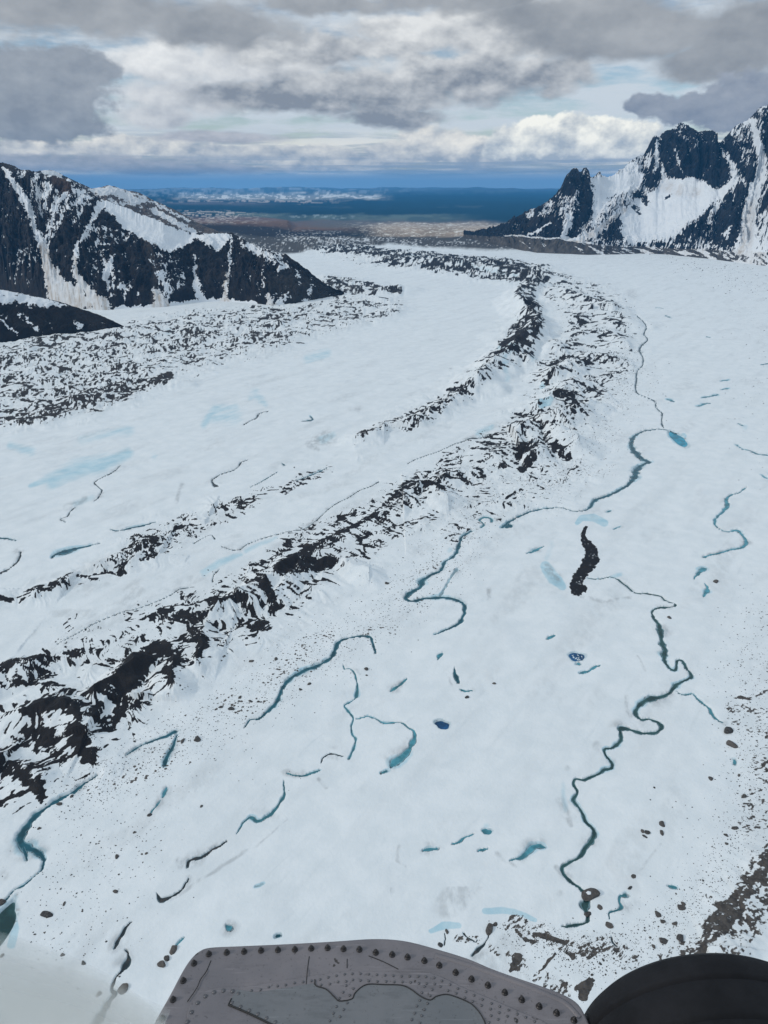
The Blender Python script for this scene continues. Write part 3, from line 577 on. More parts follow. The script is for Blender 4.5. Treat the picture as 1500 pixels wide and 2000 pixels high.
# dark streaks running down the flanks
rill = 0.55 * perlin(SC / (WW * 0.15), DC / (WW * 1.1), 41) + 0.45 * perlin(SC / (WW * 0.065), DC / (WW * 0.5), 42)
gen = fbm(X / 34 + 0.3 * Y / 34, Y / 60, 51, 4, 0.6)
ang = math.atan2(*(main[4] - main[9])[::-1])
uu = X * math.cos(ang) + Y * math.sin(ang); vv = -X * math.sin(ang) + Y * math.cos(ang)
fl = fbm(uu / 40, vv / 11, 61, 4, 0.6)
fl_far = fbm(uu / 75, vv / 34, 62, 4, 0.62)
dist = np.hypot(X, Y); wf = ss(dist, 1300, 2600)
streak = fl * (1 - wf) + fl_far * wf
crest = np.clip(1 - DC / (WW * 0.35), 0, 1) * onr
fleck = fbm(X / 6.5 + gen, Y / 6.5, 65, 3, .6)
T = -0.70 + 0.86 * D + (0.34 * fbm(X / 14, Y / 14, 63, 3, .6) + .34 * fleck) * (1 - wf) + 0.34 * fbm(X / 26, Y / 40, 64, 4, .65) * wf + np.where(onr, rill * 0.98, streak * 0.30) + streak * 0.36 + gen * 0.22 + crest * 0.12 * (D > .3)
big = fbm(X / 95, Y / 95, 77, 3)
T = T + big * 0.28
T = np.where(D < 0.05, -1, T)
# scattered debris specks around the moraines
T2 = -0.66 + 0.55 * explicit * 2 + (fbm(X / 9, Y / 9, 81, 3) * 0.45 + fbm(X / 4, Y / 4, 82, 2) * 0.22 + rill * 0.85 * onr) * (explicit > 0.01)
T = np.where(explicit > 0.02, np.maximum(T, T2), T)
corner = ss(px + 0.25 * py, 1200, 1330) * ss(py, 1250, 1330)
an2 = math.radians(38); u2 = X * math.cos(an2) + Y * math.sin(an2); v2 = -X * math.sin(an2) + Y * math.cos(an2)
Dx = np.maximum(D, .95 * ss(explicit, .35, .75)); Tc = -0.50 + 0.76 * Dx + 0.66 * fbm(u2 / 6, v2 / 2.2, 171, 5, .75) + 0.20 * fbm(X / 24, Y / 24, 172, 3)
Tc = np.minimum(Tc, .16)
T = np.where(Dx < 0.05, T, T * (1 - corner) + Tc * corner)
T = np.minimum(T, 0.30)
lake = ss(seg_dist(px, py, [(1144, 1035, 22), (1150, 1100, 40), (1130, 1150, 30)]), 0, .2); T = np.minimum(T, 0.30 - .13 * lake)
# rock melt hollow: sunken
# --- ice, smudges
ice = np.zeros_like(px); smu = np.zeros_like(px)
for s_, pts in ICE:
    k = chain_mask(pts, 1.5); v = seg_dist(px[k] + 4 * wob[k], py[k] + 4 * wob2[k], pts)
    ice[k] = np.maximum(ice[k], s_ * (ss(v, -0.15, 0.35) if s_ > .82 else ss(v, -0.5, 1.0)))
for s_, pts in SMUDGE:
    k = chain_mask(pts, 1.5); v = seg_dist(px[k] + 5 * wob[k], py[k] + 5 * wob2[k], pts)
    smu[k] = np.maximum(smu[k], s_ * ss(v, -0.3, 0.7))
smu_n = ss(fbm(uu / 120, vv / 40, 91, 4), 0.10, 0.45) * 0.16
smu = np.maximum(smu, smu_n + 0.07 * ss(D, .05, .5))
ice = np.maximum(ice, 0.12 * ss(fbm(X / 140, Y / 140, 93, 4), 0.18, 0.42) * (px < 900) * ss(py, 1150, 900))

# --- carve channels and ponds; remember water surfaces
zb = undul(X, Y) + H
carve = np.zeros_like(px); wall = np.zeros_like(px); nb = np.zeros_like(px)
order_x = None
WATER = []
def mpp(x, y):
    a = at(x, y); return math.hypot(math.hypot(*a), CAMZ) / FPX
for pts, depth, key in STREAMS:
    W3 = []; thin = max(p[2] for p in pts) < 2.6
    for x, y, r in pts:
        a = at(x, y); dd = math.hypot(*a); sl = math.hypot(dd, CAMZ)
        hw = r * sl / FPX * 0.70
        W3.append((*a, hw))
    S = spline(W3, n=10)
    S[:, 2] = np.maximum(S[:, 2], 0.3)
    cum = np.concatenate([[0], np.cumsum(np.hypot(*np.diff(S[:, :2], axis=0).T))])
    jw = np.interp(cum, np.arange(0, cum[-1] + 12, 6.0), rng.normal(size=len(np.arange(0, cum[-1] + 12, 6.0)))) 
    qn = rng.random() * 100
    fine = 0.55 * perlin(cum / 9, cum * 0 + qn, 501) + 0.45 * perlin(cum / 3.5, cum * 0 + qn, 502)
    S[:, 2] *= np.clip(1 + 0.22 * jw, .4, 1.5) * np.exp((1.1 if thin else 0.75) * fine)
    dS = np.gradient(S[:, :2], axis=0); LS = np.hypot(*dS.T) + 1e-6
    wv = (0.55 * perlin(cum / 16, cum * 0 + qn, 503) + 0.35 * perlin(cum / 6, cum * 0 + qn, 504)) * (S[:, 2].mean() * 0.9 + 0.5) * (np.minimum(cum, cum[-1] - cum) > 3)
    S[:, 0] += -dS[:, 1] / LS * wv; S[:, 1] += dS[:, 0] / LS * wv
    S[:, 2] = np.maximum(S[:, 2], 0.25)
    WATER.append((S, depth, key))
    m = S[:, 2].max() * 2.2 + 30
    lo = np.searchsorted(Ys, S[:, 1].min() - m); hi = np.searchsorted(Ys, S[:, 1].max() + m)
    k = order[lo:hi]; k = k[(X[k] > S[:, 0].min() - m) & (X[k] < S[:, 0].max() + m)]
    if not len(k): continue
    # reach relative to the half width (1 on the line, 0 at the bank)
    v = seg_dist(X[k] + 0.5 * perlin(X[k] / 5, Y[k] / 5, 6), Y[k] + 0.5 * perlin(X[k] / 5, Y[k] / 5, 8), S)
    cv = min(depth, 1.1 * float(S[:, 2].mean()) + .6) * ss(v, -0.25, 0.15)
    up = cv > carve[k]; carve[k[up]] = cv[up]
    dm = (1 - v) * S[:, 2].mean()
    nb[k] = np.maximum(nb[k], 1 - ss(dm, 4, 26))
    smu[k] = np.maximum(smu[k], 0.50 * ss(dm, 6, 1.5) * ss(perlin(X[k] / 28, Y[k] / 28, 95), 0.05, 0.35))
    ice[k] = np.maximum(ice[k], (.85 if key not in ('black', 'dark') else .25) * ss(v, -1.7, -.3) * ss(perlin(X[k] / 45, Y[k] / 45, 96), -.25, .25))
    wall[k] = np.maximum(wall[k], ss(v, -0.32, -0.05) * (1.0 if key != 'pale' else .6))
for (x, y, rx, ry, depth, key) in PONDS:
    a = at(x, y); sl = math.hypot(math.hypot(*a), CAMZ) / FPX
    d0 = math.hypot(*a); fs = CAMZ / math.hypot(d0, CAMZ)
    RXm, RYm = rx * sl, ry * sl / fs
    vx = (X - a[0]) / RXm; vy = (Y - a[1]) / RYm
    k = np.nonzero((np.abs(vx) < 2.2) & (np.abs(vy) < 2.2))[0]
    th = np.arctan2(vy[k], vx[k]); lob = 1 + 0.13 * np.sin(2 * th + x) + 0.07 * np.sin(3 * th + y) + .05 * np.sin(5 * th)
    v = 1 - np.hypot(vx[k], vy[k]) / lob
    cv = depth * ss(v, -0.18, 0.22); carve[k] = np.maximum(carve[k], cv); wall[k] = np.maximum(wall[k], ss(v, -0.4, -0.1))
# snow banks are smooth beside the water: relief fades there
H = H * (1 - 0.93 * ss(wall, 0.0, .8)) * (1 - .85 * nb)
T = T - 1.2 * ss(wall, 0.1, 0.6); brown = np.maximum(corner, .30 * ss(800 - px, 0, 120) * ss(py, 900, 840) * (py > 560))
smu = np.maximum(smu, .20 * D * ss(800 - px, 0, 120) * ss(py, 860, 800) * (py > 580))
def put(arr, full, default=0.0):
    o = np.full(full.size, default, np.float32); o[nidx] = arr; return o
Zf = Z.ravel().copy(); Zf[nidx] += (H - carve).astype(np.float32)
Tn = put(T, Zf, -1.0)

# --- the plain beyond the ice (land colours, with far sunlight painted in as paler bands)
land = np.zeros((Zf.size, 3), np.float32); lw = np.zeros(Zf.size, np.float32)
fi = np.nonzero(((PY < 600) & (GY > 0) & (RR > 2500)).ravel())[0]
qx = PX.ravel()[fi]; qy = PY.ravel()[fi]; FX = GX.ravel()[fi]; FY = GY.ravel()[fi]
lr = np.log(np.maximum(np.hypot(FX, FY), 100)); az_ = np.arctan2(FX, FY)
f1 = fbm(az_ * 22, lr * 7, 101, 4); f2 = fbm(az_ * 90, lr * 26, 102, 4, .6); f3 = fbm(FX / 900, FY / 1500, 103, 5, .6)
yy = qy + 5 * f1 + 2 * f2
def shade(lo, hi, soft): return ss(yy, lo - soft, lo + soft) * (1 - ss(yy, hi - soft, hi + soft))
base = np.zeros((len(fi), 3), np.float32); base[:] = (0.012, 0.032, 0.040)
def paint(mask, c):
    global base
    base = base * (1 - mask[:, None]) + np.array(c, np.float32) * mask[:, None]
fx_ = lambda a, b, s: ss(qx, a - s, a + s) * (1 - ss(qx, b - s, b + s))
paint(shade(340, 376, 4), (0.10, 0.15, 0.20))  # land paled towards blue, haze painted in to soften the horizon
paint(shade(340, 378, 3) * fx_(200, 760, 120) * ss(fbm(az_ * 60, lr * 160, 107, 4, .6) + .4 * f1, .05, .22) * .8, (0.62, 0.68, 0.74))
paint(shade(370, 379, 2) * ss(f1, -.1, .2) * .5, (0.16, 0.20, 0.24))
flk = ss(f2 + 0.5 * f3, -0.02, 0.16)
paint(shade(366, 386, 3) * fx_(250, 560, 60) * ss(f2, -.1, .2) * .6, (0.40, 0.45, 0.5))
paint(shade(379, 391, 2.5) * fx_(355, 745, 30) * (0.35 + .65 * flk), (1.0, 0.97, 0.90))  # snowy plateau, its sunlight painted in as a warm near-white
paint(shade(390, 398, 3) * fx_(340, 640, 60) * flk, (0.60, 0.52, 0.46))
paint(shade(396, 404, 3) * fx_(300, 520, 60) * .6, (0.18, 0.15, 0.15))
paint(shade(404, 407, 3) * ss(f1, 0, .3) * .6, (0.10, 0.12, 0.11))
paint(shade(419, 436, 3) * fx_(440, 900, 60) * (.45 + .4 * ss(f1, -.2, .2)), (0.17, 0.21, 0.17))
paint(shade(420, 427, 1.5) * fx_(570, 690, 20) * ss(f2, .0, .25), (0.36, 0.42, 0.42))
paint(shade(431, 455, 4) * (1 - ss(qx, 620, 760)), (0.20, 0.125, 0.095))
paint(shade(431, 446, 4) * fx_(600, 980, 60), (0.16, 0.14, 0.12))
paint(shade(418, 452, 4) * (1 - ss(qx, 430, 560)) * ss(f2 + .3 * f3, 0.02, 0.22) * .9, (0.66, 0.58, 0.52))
paint(shade(436, 464, 3) * ss(qx, 690, 760) * (.75 + .25 * ss(f1, -.2, .2)), (0.46, 0.36, 0.28))  # beige lowland, colour lightened to look sunlit
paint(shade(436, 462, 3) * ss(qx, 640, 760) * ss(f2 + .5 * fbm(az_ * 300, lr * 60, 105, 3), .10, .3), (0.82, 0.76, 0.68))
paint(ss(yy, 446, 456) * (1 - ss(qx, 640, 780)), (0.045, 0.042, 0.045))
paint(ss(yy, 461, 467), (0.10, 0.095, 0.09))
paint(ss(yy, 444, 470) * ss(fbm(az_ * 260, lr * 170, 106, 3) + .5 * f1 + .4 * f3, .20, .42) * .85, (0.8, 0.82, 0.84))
# where land begins
edge = np.interp(qx, [-400, 480, 560, 600, 640, 735, 760, 850, 960, 1010, 1100, 1500, 2000], [500, 500, 497, 492, 486, 480, 476, 484, 489, 486, 480, 470, 470])
w_land = ss(edge + 2.5 * f2 + 2 * f1 - qy, -3, 3)
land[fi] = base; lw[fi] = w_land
hill = np.zeros(Zf.size, np.float32)
far_r = np.hypot(FX, FY)
hill[fi] = (ss(far_r, 42000, 56000) * (1 - ss(far_r, 60000, 69000)) * np.clip(170 + 260 * fbm(az_ * 14, lr * 6, 131, 4, .55), 0, None) + ss(np.hypot(FX, FY), 14000, 26000) * 60 * (fbm(FX / 3000, FY / 5000, 120, 4) + 0.2)
            + 70 * ss(seg_dist(qx, qy, [(300, 432, 60), (430, 437, 40), (560, 442, 12)]), -.2, .9)
            + 10 * w_land * (1 - ss(np.hypot(FX, FY), 9000, 16000)) * ridged(FX / 420, FY / 420, 121, 4))
Zf += hill
# right-hand dirt specks on the far ice
Vg = np.stack([GX.ravel(), GY.ravel(), Zf], 1)
me = np_mesh('glacier', Vg, grid_faces(NR, NC, wrap=True))
fattr(me, 'debris', Tn); fattr(me, 'ice', put(np.maximum(ice, 0), Zf)); fattr(me, 'wall', put(wall, Zf)); fattr(me, 'smudge', put(smu, Zf))
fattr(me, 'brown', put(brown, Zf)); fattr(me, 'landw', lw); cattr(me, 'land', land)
speck = np.zeros(Zf.size, np.float32)
sp_ = np.zeros_like(px)
for s_, pts in [(.8,[(900,1060,40),(860,1120,45),(760,1200,50),(620,1260,40),(560,1330,50),(440,1400,60),(300,1480,50),(180,1540,40)]),(.5,[(1050,960,60),(1180,900,45),(1200,800,40),(1230,700,30)]),
                (.45,[(1300,500,14),(1400,520,22),(1500,560,40)]),(.42,[(1480,1200,60),(1460,1500,60),(1420,1700,70),(1280,1820,60)]),(.4,[(1450,560,60),(1480,640,60)]),(.35,[(250,1600,120),(150,1800,120)]),(.3,[(600,600,60),(760,640,60)]),(.55,[(1000,500,10),(1150,505,12),(1300,512,16)]),(.3,[(1100,1850,80),(1250,1870,80)])]:
    k = chain_mask(pts, 1.5); sp_[k] = np.maximum(sp_[k], s_ * ss(seg_dist(px[k], py[k], pts), -.4, .7))
speck[nidx] = sp_
fattr(me, 'speck', speck)

m, nt, b = new_mat('glacier_surface')
P = objco()
deb = A('debris'); icea = A('ice'); wl = A('wall'); smg = A('smudge'); spk = A('speck'); lwt = A('landw'); lc = A('land', 'Color')
n1 = noise(P, 0.35, 4, 0.6); n2 = noise(P, 0.05, 5, 0.6); n3 = noise(P, 2.2, 3, 0.6)
snow = mixc(sstep(n2, 0.35, 0.65), (0.80, 0.835, 0.855), (0.86, 0.885, 0.90))
sx = nt.nodes.new('ShaderNodeSeparateXYZ'); nt.links.new(P.s, sx.inputs[0]); gx_, gy_ = E(sx.outputs[0]), E(sx.outputs[1])
FLW = comb((gx_ * math.cos(ang) + gy_ * math.sin(ang)) * 0.18, gy_ * math.cos(ang) - gx_ * math.sin(ang), 0.0)
snow = mixc(sstep(noise(FLW, 0.03, 6, 0.62), 0.46, 0.70) * 0.34, snow, (0.68, 0.71, 0.73))
snow = mixc(sstep(noise(FLW, 0.11, 5, 0.66, 0.5), 0.56, 0.72) * 0.22, snow, (0.60, 0.65, 0.68))
icec = mixc(sstep(n2, 0.3, 0.7), (0.44, 0.65, 0.74), (0.62, 0.77, 0.83))
c = mixc(sstep(icea + (noise(FLW, 0.06, 6, .65) - 0.5) * 1.1, 0.12, 0.95) * sstep(icea, 0.02, 0.3), snow, icec)
sm_f = smg * sstep(noise(vscale(P, 1.0, 0.45, 1), 0.12, 6, 0.68), 0.36, 0.62)
c = mixc(sm_f, c, (0.26, 0.27, 0.28))
wc = mixc(sstep(noise(P, 0.25, 4, 0.6), 0.35, 0.6), (0.36, 0.48, 0.54), (0.62, 0.71, 0.75))
wc = mixc(sstep(noise(P, 0.12, 5, 0.7), 0.55, 0.66), wc, (0.18, 0.16, 0.145))
c = mixc(wl * 0.9, c, wc)
rockc = mixc(sstep(n3, 0.3, 0.7), (0.0085, 0.0080, 0.0092), (0.024, 0.0215, 0.0225))
rockc = mixc(sstep(n2, 0.55, 0.75), rockc, (0.040, 0.034, 0.032))
nm = noise(P, 0.10, 4, 0.65)
rockc = mixc(A('brown') * 0.8, rockc, mixc(sstep(n1, .35, .65), (0.060, 0.054, 0.050), (0.125, 0.108, 0.095)))
fac = sstep(deb + (nm - 0.5) * 0.70 + (n1 - 0.5) * 0.50 + (n3 - 0.5) * 0.15, -0.03, 0.06)
c = mixc(fac, c, rockc)
vor = nt.nodes.new('ShaderNodeTexVoronoi'); vor.inputs['Scale'].default_value = 0.42; vor.inputs['Randomness'].default_value = 1.0
vw = nt.nodes.new('ShaderNodeVectorMath'); vw.operation = 'ADD'; nt.links.new(P.s, vw.inputs[0]); vn = nt.nodes.new('ShaderNodeTexNoise'); vn.inputs['Scale'].default_value = 1.1; nt.links.new(P.s, vn.inputs['Vector']); vsc = nt.nodes.new('ShaderNodeVectorMath'); vsc.operation = 'SCALE'; vsc.inputs['Scale'].default_value = 1.6; nt.links.new(vn.outputs['Color'], vsc.inputs[0]); nt.links.new(vsc.outputs[0], vw.inputs[1]); nt.links.new(vw.outputs[0], vor.inputs['Vector'])
vs = nt.nodes.new('ShaderNodeSeparateColor'); nt.links.new(vor.outputs['Color'], vs.inputs[0])
sr = E(vs.outputs[0]); 
spf = sstep(spk * (0.14 + 0.95 * E.m('POWER', sr, 5.0)) * sstep(noise(P, 0.018, 4, .6), 0.40, 0.6) - E(vor.outputs['Distance']), -0.02, 0.06)
c = mixc(spf, c, mixc(sr, (0.05, 0.045, 0.042), (0.12, 0.105, 0.095)))
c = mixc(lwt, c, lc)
setin(b, 'Base Color', c); b.inputs['Roughness'].default_value = 0.75; setin(b, 'Specular IOR Level', (1.0 - lwt) * 0.2)
bump(b, n1 * 0.6 + n3 * 0.15 + n2 * 1.2, 0.35, 1.4)
glacier = tag(link('glacier', me, m), kind='structure')

# ------------------------------------------------------------------ water surfaces
WC = {'dark': (0.035, 0.09, 0.11), 'deep': (0.012, 0.105, 0.145), 'teal': (0.06, 0.24, 0.29), 'pale': (0.42, 0.58, 0.64), 'green': (0.025, 0.085, 0.085),
      'blue': (0.085, 0.33, 0.41), 'bright': (0.02, 0.36, 0.52), 'ink': (0.004, 0.09, 0.24), 'black': (0.022, 0.034, 0.040)}
WM = {}
for kname, cc in WC.items():
    m, nt, b = new_mat('meltwater_' + kname)
    P = objco(); n = noise(P, 0.09, 4, .6)
    dk = tuple(v * 0.55 for v in cc)
    c = mixc(sstep(n, 0.38, 0.62), dk, cc)
    rim = A('rim'); c = mixc(sstep(rim + (n - .5) * .6, 0.35, 1.05) * (0.25 if kname in ('dark', 'black') else 0.62), c, (0.30, 0.50, 0.57))
    if kname in ('dark', 'black'): c = mixc(sstep(noise(P, 0.3, 4, .65), .50, .58), c, (0.05, 0.045, 0.042))
    setin(b, 'Base Color', c); b.inputs['Roughness'].default_value = 0.22; b.inputs['Specular IOR Level'].default_value = 0.35
    bump(b, noise(P, 1.5, 3, .6), 0.15, 0.3)
    WM[kname] = m
def base_at(x, y):
    x = np.atleast_1d(np.asarray(x, np.float32)); y = np.atleast_1d(np.asarray(y, np.float32))
    return undul(x, y)
_tri = None
def relief_at(x, y):
    """height of the built ground sheet (before carving is removed) near a point"""
    r = math.hypot(x, y); a = math.degrees(math.atan2(x, y))
    i = int(np.clip(np.searchsorted(rr, r), 1, NR - 1)); j = int(np.clip(np.searchsorted(azs, a), 1, NC - 1))
    return i * NC + j
CARV = np.zeros(Zf.size, np.float32); CARV[nidx] = carve
def ground_z(x, y):
    r = math.hypot(x, y); a = math.degrees(math.atan2(x, y))
    i = int(np.clip(np.searchsorted(rr, r), 1, NR - 1)); j = int(np.clip(np.searchsorted(azs, a), 1, NC - 1))
    tr = (r - rr[i - 1]) / (rr[i] - rr[i - 1]); ta = (a - azs[j - 1]) / (azs[j] - azs[j - 1])
    q = lambda ii, jj: Zf[ii * NC + jj]
    return float((q(i - 1, j - 1) * (1 - ta) + q(i - 1, j) * ta) * (1 - tr) + (q(i, j - 1) * (1 - ta) + q(i, j) * ta) * tr)
def uncarved(x, y):
    k = relief_at(x, y); return float(Zf[k] + CARV[k])
for S, depth, key in WATER:
    n = len(S); d = np.gradient(S[:, :2], axis=0); L = np.hypot(d[:, 0], d[:, 1]) + 1e-6
    nx, ny = -d[:, 1] / L, d[:, 0] / L
    zz = np.array([uncarved(x, y) for x, y, _ in S])
    zz = np.convolve(np.pad(zz, 3, 'edge'), np.ones(7) / 7, 'valid') - min(depth * 0.42, 0.30 * float(S[:, 2].mean()) + .25)
    gz = np.array([ground_z(x, y) for x, y, _ in S])
    zz = np.maximum(zz, gz + 0.12)
    w = S[:, 2] * 0.98; w[0] *= .25; w[-1] *= .25
    rowsv = []
    for f in (-1, -.5, 0, .5, 1):
        rowsv.append(np.stack([S[:, 0] + nx * w * f, S[:, 1] + ny * w * f, zz], 1))
    V = np.concatenate(rowsv); F = grid_faces(5, n)[:, ::-1]
    pond = L.sum() < 60
    mw = np_mesh('meltwater', V, F); fattr(mw, 'rim', np.repeat(np.array([1, .25, 0, .25, 1.]), n))
    tag(link('meltwater_pond' if pond else 'meltwater_stream', mw, WM[key]), kind='structure')
for (x, y, rx, ry, depth, key) in PONDS:
    a = at(x, y); sl = math.hypot(math.hypot(*a), CAMZ) / FPX; fs = CAMZ / math.hypot(math.hypot(*a), CAMZ)
    RXm, RYm = rx * sl, ry * sl / fs
    z0 = uncarved(*a) - depth * 0.45
    V = [(a[0], a[1], z0)]; N = 48
    for i in range(N):
        th = 2 * math.pi * i / N; lob = (1 + 0.13 * math.sin(2 * th + x) + 0.07 * math.sin(3 * th + y) + .05 * math.sin(5 * th)) * 1.12
        V.append((a[0] + RXm * lob * math.cos(th), a[1] + RYm * lob * math.sin(th), z0))
    V += [((p[0] - a[0]) * .72 + a[0], (p[1] - a[1]) * .72 + a[1], z0) for p in V[1:N + 1]]
    F = [(0, N + 1 + i, N + 1 + (i + 1) % N) for i in range(N)] + [(N + 1 + i, 1 + i, 1 + (i + 1) % N) for i in range(N)] + [(N + 1 + i, 1 + (i + 1) % N, N + 1 + (i + 1) % N) for i in range(N)]
    mw = np_mesh('meltwater_pond', np.array(V), np.array(F)); fattr(mw, 'rim', np.array([0.] + [1.] * N + [.15] * N))
    tag(link('meltwater_pond', mw, WM[key]), kind='structure')
    if (x, y) == (1126, 1283):     # floating slabs of ice on the round pond
        bmV = []; bmF = []
        for i in range(20):
            q = random.Random(i); rr_ = math.sqrt(q.random()) * .78; th = q.random() * 6.28; s = q.uniform(.3, .75)
            c0 = (a[0] + RXm * rr_ * math.cos(th), a[1] + RYm * rr_ * math.sin(th)); k0 = len(bmV); nn = 6
            for zt in (0.02, 0.22):
                for t in range(nn):
                    bmV.append((c0[0] + s * q.uniform(.6, 1.1) * math.cos(t * 6.283 / nn), c0[1] + s * 1.5 * q.uniform(.6, 1.1) * math.sin(t * 6.283 / nn), z0 + zt))
            for t in range(nn): bmF.append((k0 + t, k0 + (t + 1) % nn, k0 + nn + (t + 1) % nn, k0 + nn + t))
            for t in range(1, nn - 1, 1): bmF.append((k0 + nn, k0 + nn + t, k0 + nn + t + 1, k0 + nn + t + 1))
        me = bpy.data.meshes.new('ice'); me.from_pydata(bmV, [], [tuple(dict.fromkeys(f)) for f in bmF]); me.update()
        m, nt, b = new_mat('floating_ice'); setin(b, 'Base Color', mixc(noise(objco(), .5, 3), (.55, .68, .74), (.8, .86, .88))); b.inputs['Roughness'].default_value = .5
        tag(link('floating_ice', me, m), 'broken pale ice plates floating on the round dark blue pond', 'floating ice', kind='stuff')

# ================================================================== mountains
def mountain(name, sky, base, off, x0, x1, ns, nt_, seed, rough_amp, sky_jag, prof=0.9, back=1.0, gully=(0.02, 0.006), basez=0.0, calm=()):
    """ridge line and foot line are laid out in the world; the flank between them is a surface with spurs and gullies.
    returns V (nt,ns,3), s-coordinate in metres and t"""
    xs = np.linspace(x0, x1, ns)
    bx = np.interp(xs, [p[0] for p in base], [p[0] for p in base]); by = np.interp(xs, [p[0] for p in base], [p[1] for p in base])
    B = np.array([at(x, y, basez) for x, y in zip(bx, by)])
    B = B + 0.0
    sy = np.interp(xs, [p[0] for p in sky], [p[1] for p in sky])
    jag = sky_jag * (0.6 * perlin(xs / 14, xs * 0 + .5, seed) + 0.4 * perlin(xs / 5, xs * 0 + .5, seed + 1) + .25 * perlin(xs / 2.2, xs * 0 + .5, seed + 2))
    jag = jag * np.interp(xs, [xs[0], xs[-1]], [1, 1]); sy = np.convolve(np.pad(sy, 4, 'edge'), np.ones(9) / 9, 'valid') * .5 + sy * .5
    of = np.interp(xs, [p[0] for p in off], [p[1] for p in off])
    db = np.hypot(B[:, 0], B[:, 1])
    Rg = np.zeros((ns, 3))
    for i, (x, y) in enumerate(zip(xs, sy)):
        d = pix_dir(x, y); h = math.hypot(d[0], d[1]); dist = db[i] + of[i]
        Rg[i] = (d[0] / h * dist, d[1] / h * dist, CAMZ + d[2] / h * dist)
    nf = int(nt_ * 0.8); nb = nt_ - nf
    t = np.concatenate([np.linspace(-0.06, 1, nf), 1 + np.linspace(0, back, nb + 1)[1:]])
    s = np.concatenate([[0], np.cumsum(np.hypot(*np.diff((B + Rg[:, :2]) / 2, axis=0).T))])
    T_, S_ = np.meshgrid(t, s, indexing='ij')
    hz = np.maximum(Rg[:, 2] - basez, 1.0)[None, :]
    X = B[None, :, 0] + (Rg[:, 0] - B[:, 0])[None, :] * T_; Y = B[None, :, 1] + (Rg[:, 1] - B[:, 1])[None, :] * T_
    # behind the ridge: keep going away
    p = np.where(T_ <= 1, np.sign(T_) * np.abs(T_) ** prof, 1 - (T_ - 1) * 0.9 / back)
    Zm = basez + hz * p
    jz = (jag * (db + of) / FPX * 1.05)[None, :] * np.where(T_ <= 1, ss(T_, .80, 1.0), ss(T_, 1.3, 1.0))
    Zm = Zm + jz
    env = np.clip(T_ * 5, 0, 1) * np.clip((1.015 - T_) * 7, 0.0, 1)
    env = np.where(T_ > 1, np.clip((T_ - 1) * 3, 0, 1), env)
    w = 0.35 * fbm(S_ / 260, T_ * 2.2, seed + 5, 3)
    g1 = ridged(S_ * gully[0] + w * 1.5, T_ * 0.9 + seed, seed + 7, 3, 0.5)
    g2 = ridged(S_ * gully[0] * 3.1 + w * 3, T_ * 2.6, seed + 8, 3, 0.55)
    g3 = fbm(S_ * 0.03, T_ * of[None, :] * 0.03, seed + 9, 4, 0.6)
    amp = rough_amp * (0.35 + 0.65 * hz / hz.max())
    if calm:
        cx_, cy_ = to_pix(X, Y, Zm)
        for poly in calm: env = env * (1 - .85 * poly_soft(cx_, cy_, poly, 9))
    disp = amp * env * (0.55 * g1 + 0.32 * g2 + 0.26 * g3)
    # push out along a direction half up, half towards the valley
    dirx = (B[:, 0] - Rg[:, 0]); diry = (B[:, 1] - Rg[:, 1]); L = np.hypot(dirx, diry) + 1e-6
    dirx, diry = dirx / L, diry / L
    Zm = Zm + disp * 0.75; X = X + dirx[None, :] * disp * 0.55; Y = Y + diry[None, :] * disp * 0.55
    V = np.stack([X, Y, Zm], -1).astype(np.float32)
    return V, S_, T_, g1, g2, g3, of
def normals(V):
    a = np.gradient(V, axis=1); b = np.gradient(V, axis=0)
    n = np.cross(a, b); n /= (np.linalg.norm(n, axis=-1, keepdims=True) + 1e-9)
    return n * np.sign(n[..., 2:3] + 1e-9)
def snow_map(px, py, entries, base):
    """entries: (snowiness, kind, data, soft)"""
    o = base.copy(); wq = lambda s: fbm(px / 11, py / 11, s, 4, .6)
    px, py = px + 9 * wq(901) + 3 * perlin(px / 3, py / 3, 903), py + 9 * wq(902)
    for s_, kind, data, soft in entries:
        if kind == 'p': k = poly_soft(px, py, data, soft)
        else: k = ss(seg_dist(px, py, data), -soft, soft + .2)
        o = o * (1 - k) + s_ * k
    return o
m, nt, b = new_mat('mountain_surface'); MT = m
P = objco(); sn = A('snow'); dirt = A('dirt'); tint = A('tint', 'Color')
n1 = noise(P, 0.028, 6, 0.66); n2 = noise(P, 0.008, 5, 0.6); n3 = noise(vscale(P, 1, 1, 0.35), 0.06, 4, .6)
rock = mixc(sstep(n3, 0.35, 0.68), tint, mixc(0.5, tint, (0.010, 0.010, 0.012)))
rock = mixc(sstep(n2, 0.52, 0.75) * 0.5, rock, (0.052, 0.044, 0.040))
sno = mixc(sstep(n2, .3, .7), (0.72, 0.75, 0.79), (0.80, 0.82, 0.845))
sno = mixc(dirt * sstep(n3, 0.2, 0.62), sno, (0.47, 0.41, 0.355))
fac = sstep(sn + (n1 - 0.5) * 1.5 + (n3 - .5) * .25, -0.03, 0.05)
c = mixc(fac, rock, sno)
setin(b, 'Base Color', c); b.inputs['Roughness'].default_value = 0.85; b.inputs['Specular IOR Level'].default_value = 0.15
bump(b, n1 + n3 * .6 , 0.5, 6.0)
def finish(name, V, snow, dirt_, tint_):
    nr, nc = V.shape[:2]
    me = np_mesh(name, V.reshape(-1, 3), grid_faces(nr, nc))
    fattr(me, 'snow', snow); fattr(me, 'dirt', dirt_); cattr(me, 'tint', tint_.reshape(-1, 3))
    return tag(link(name, me, MT), kind='structure')

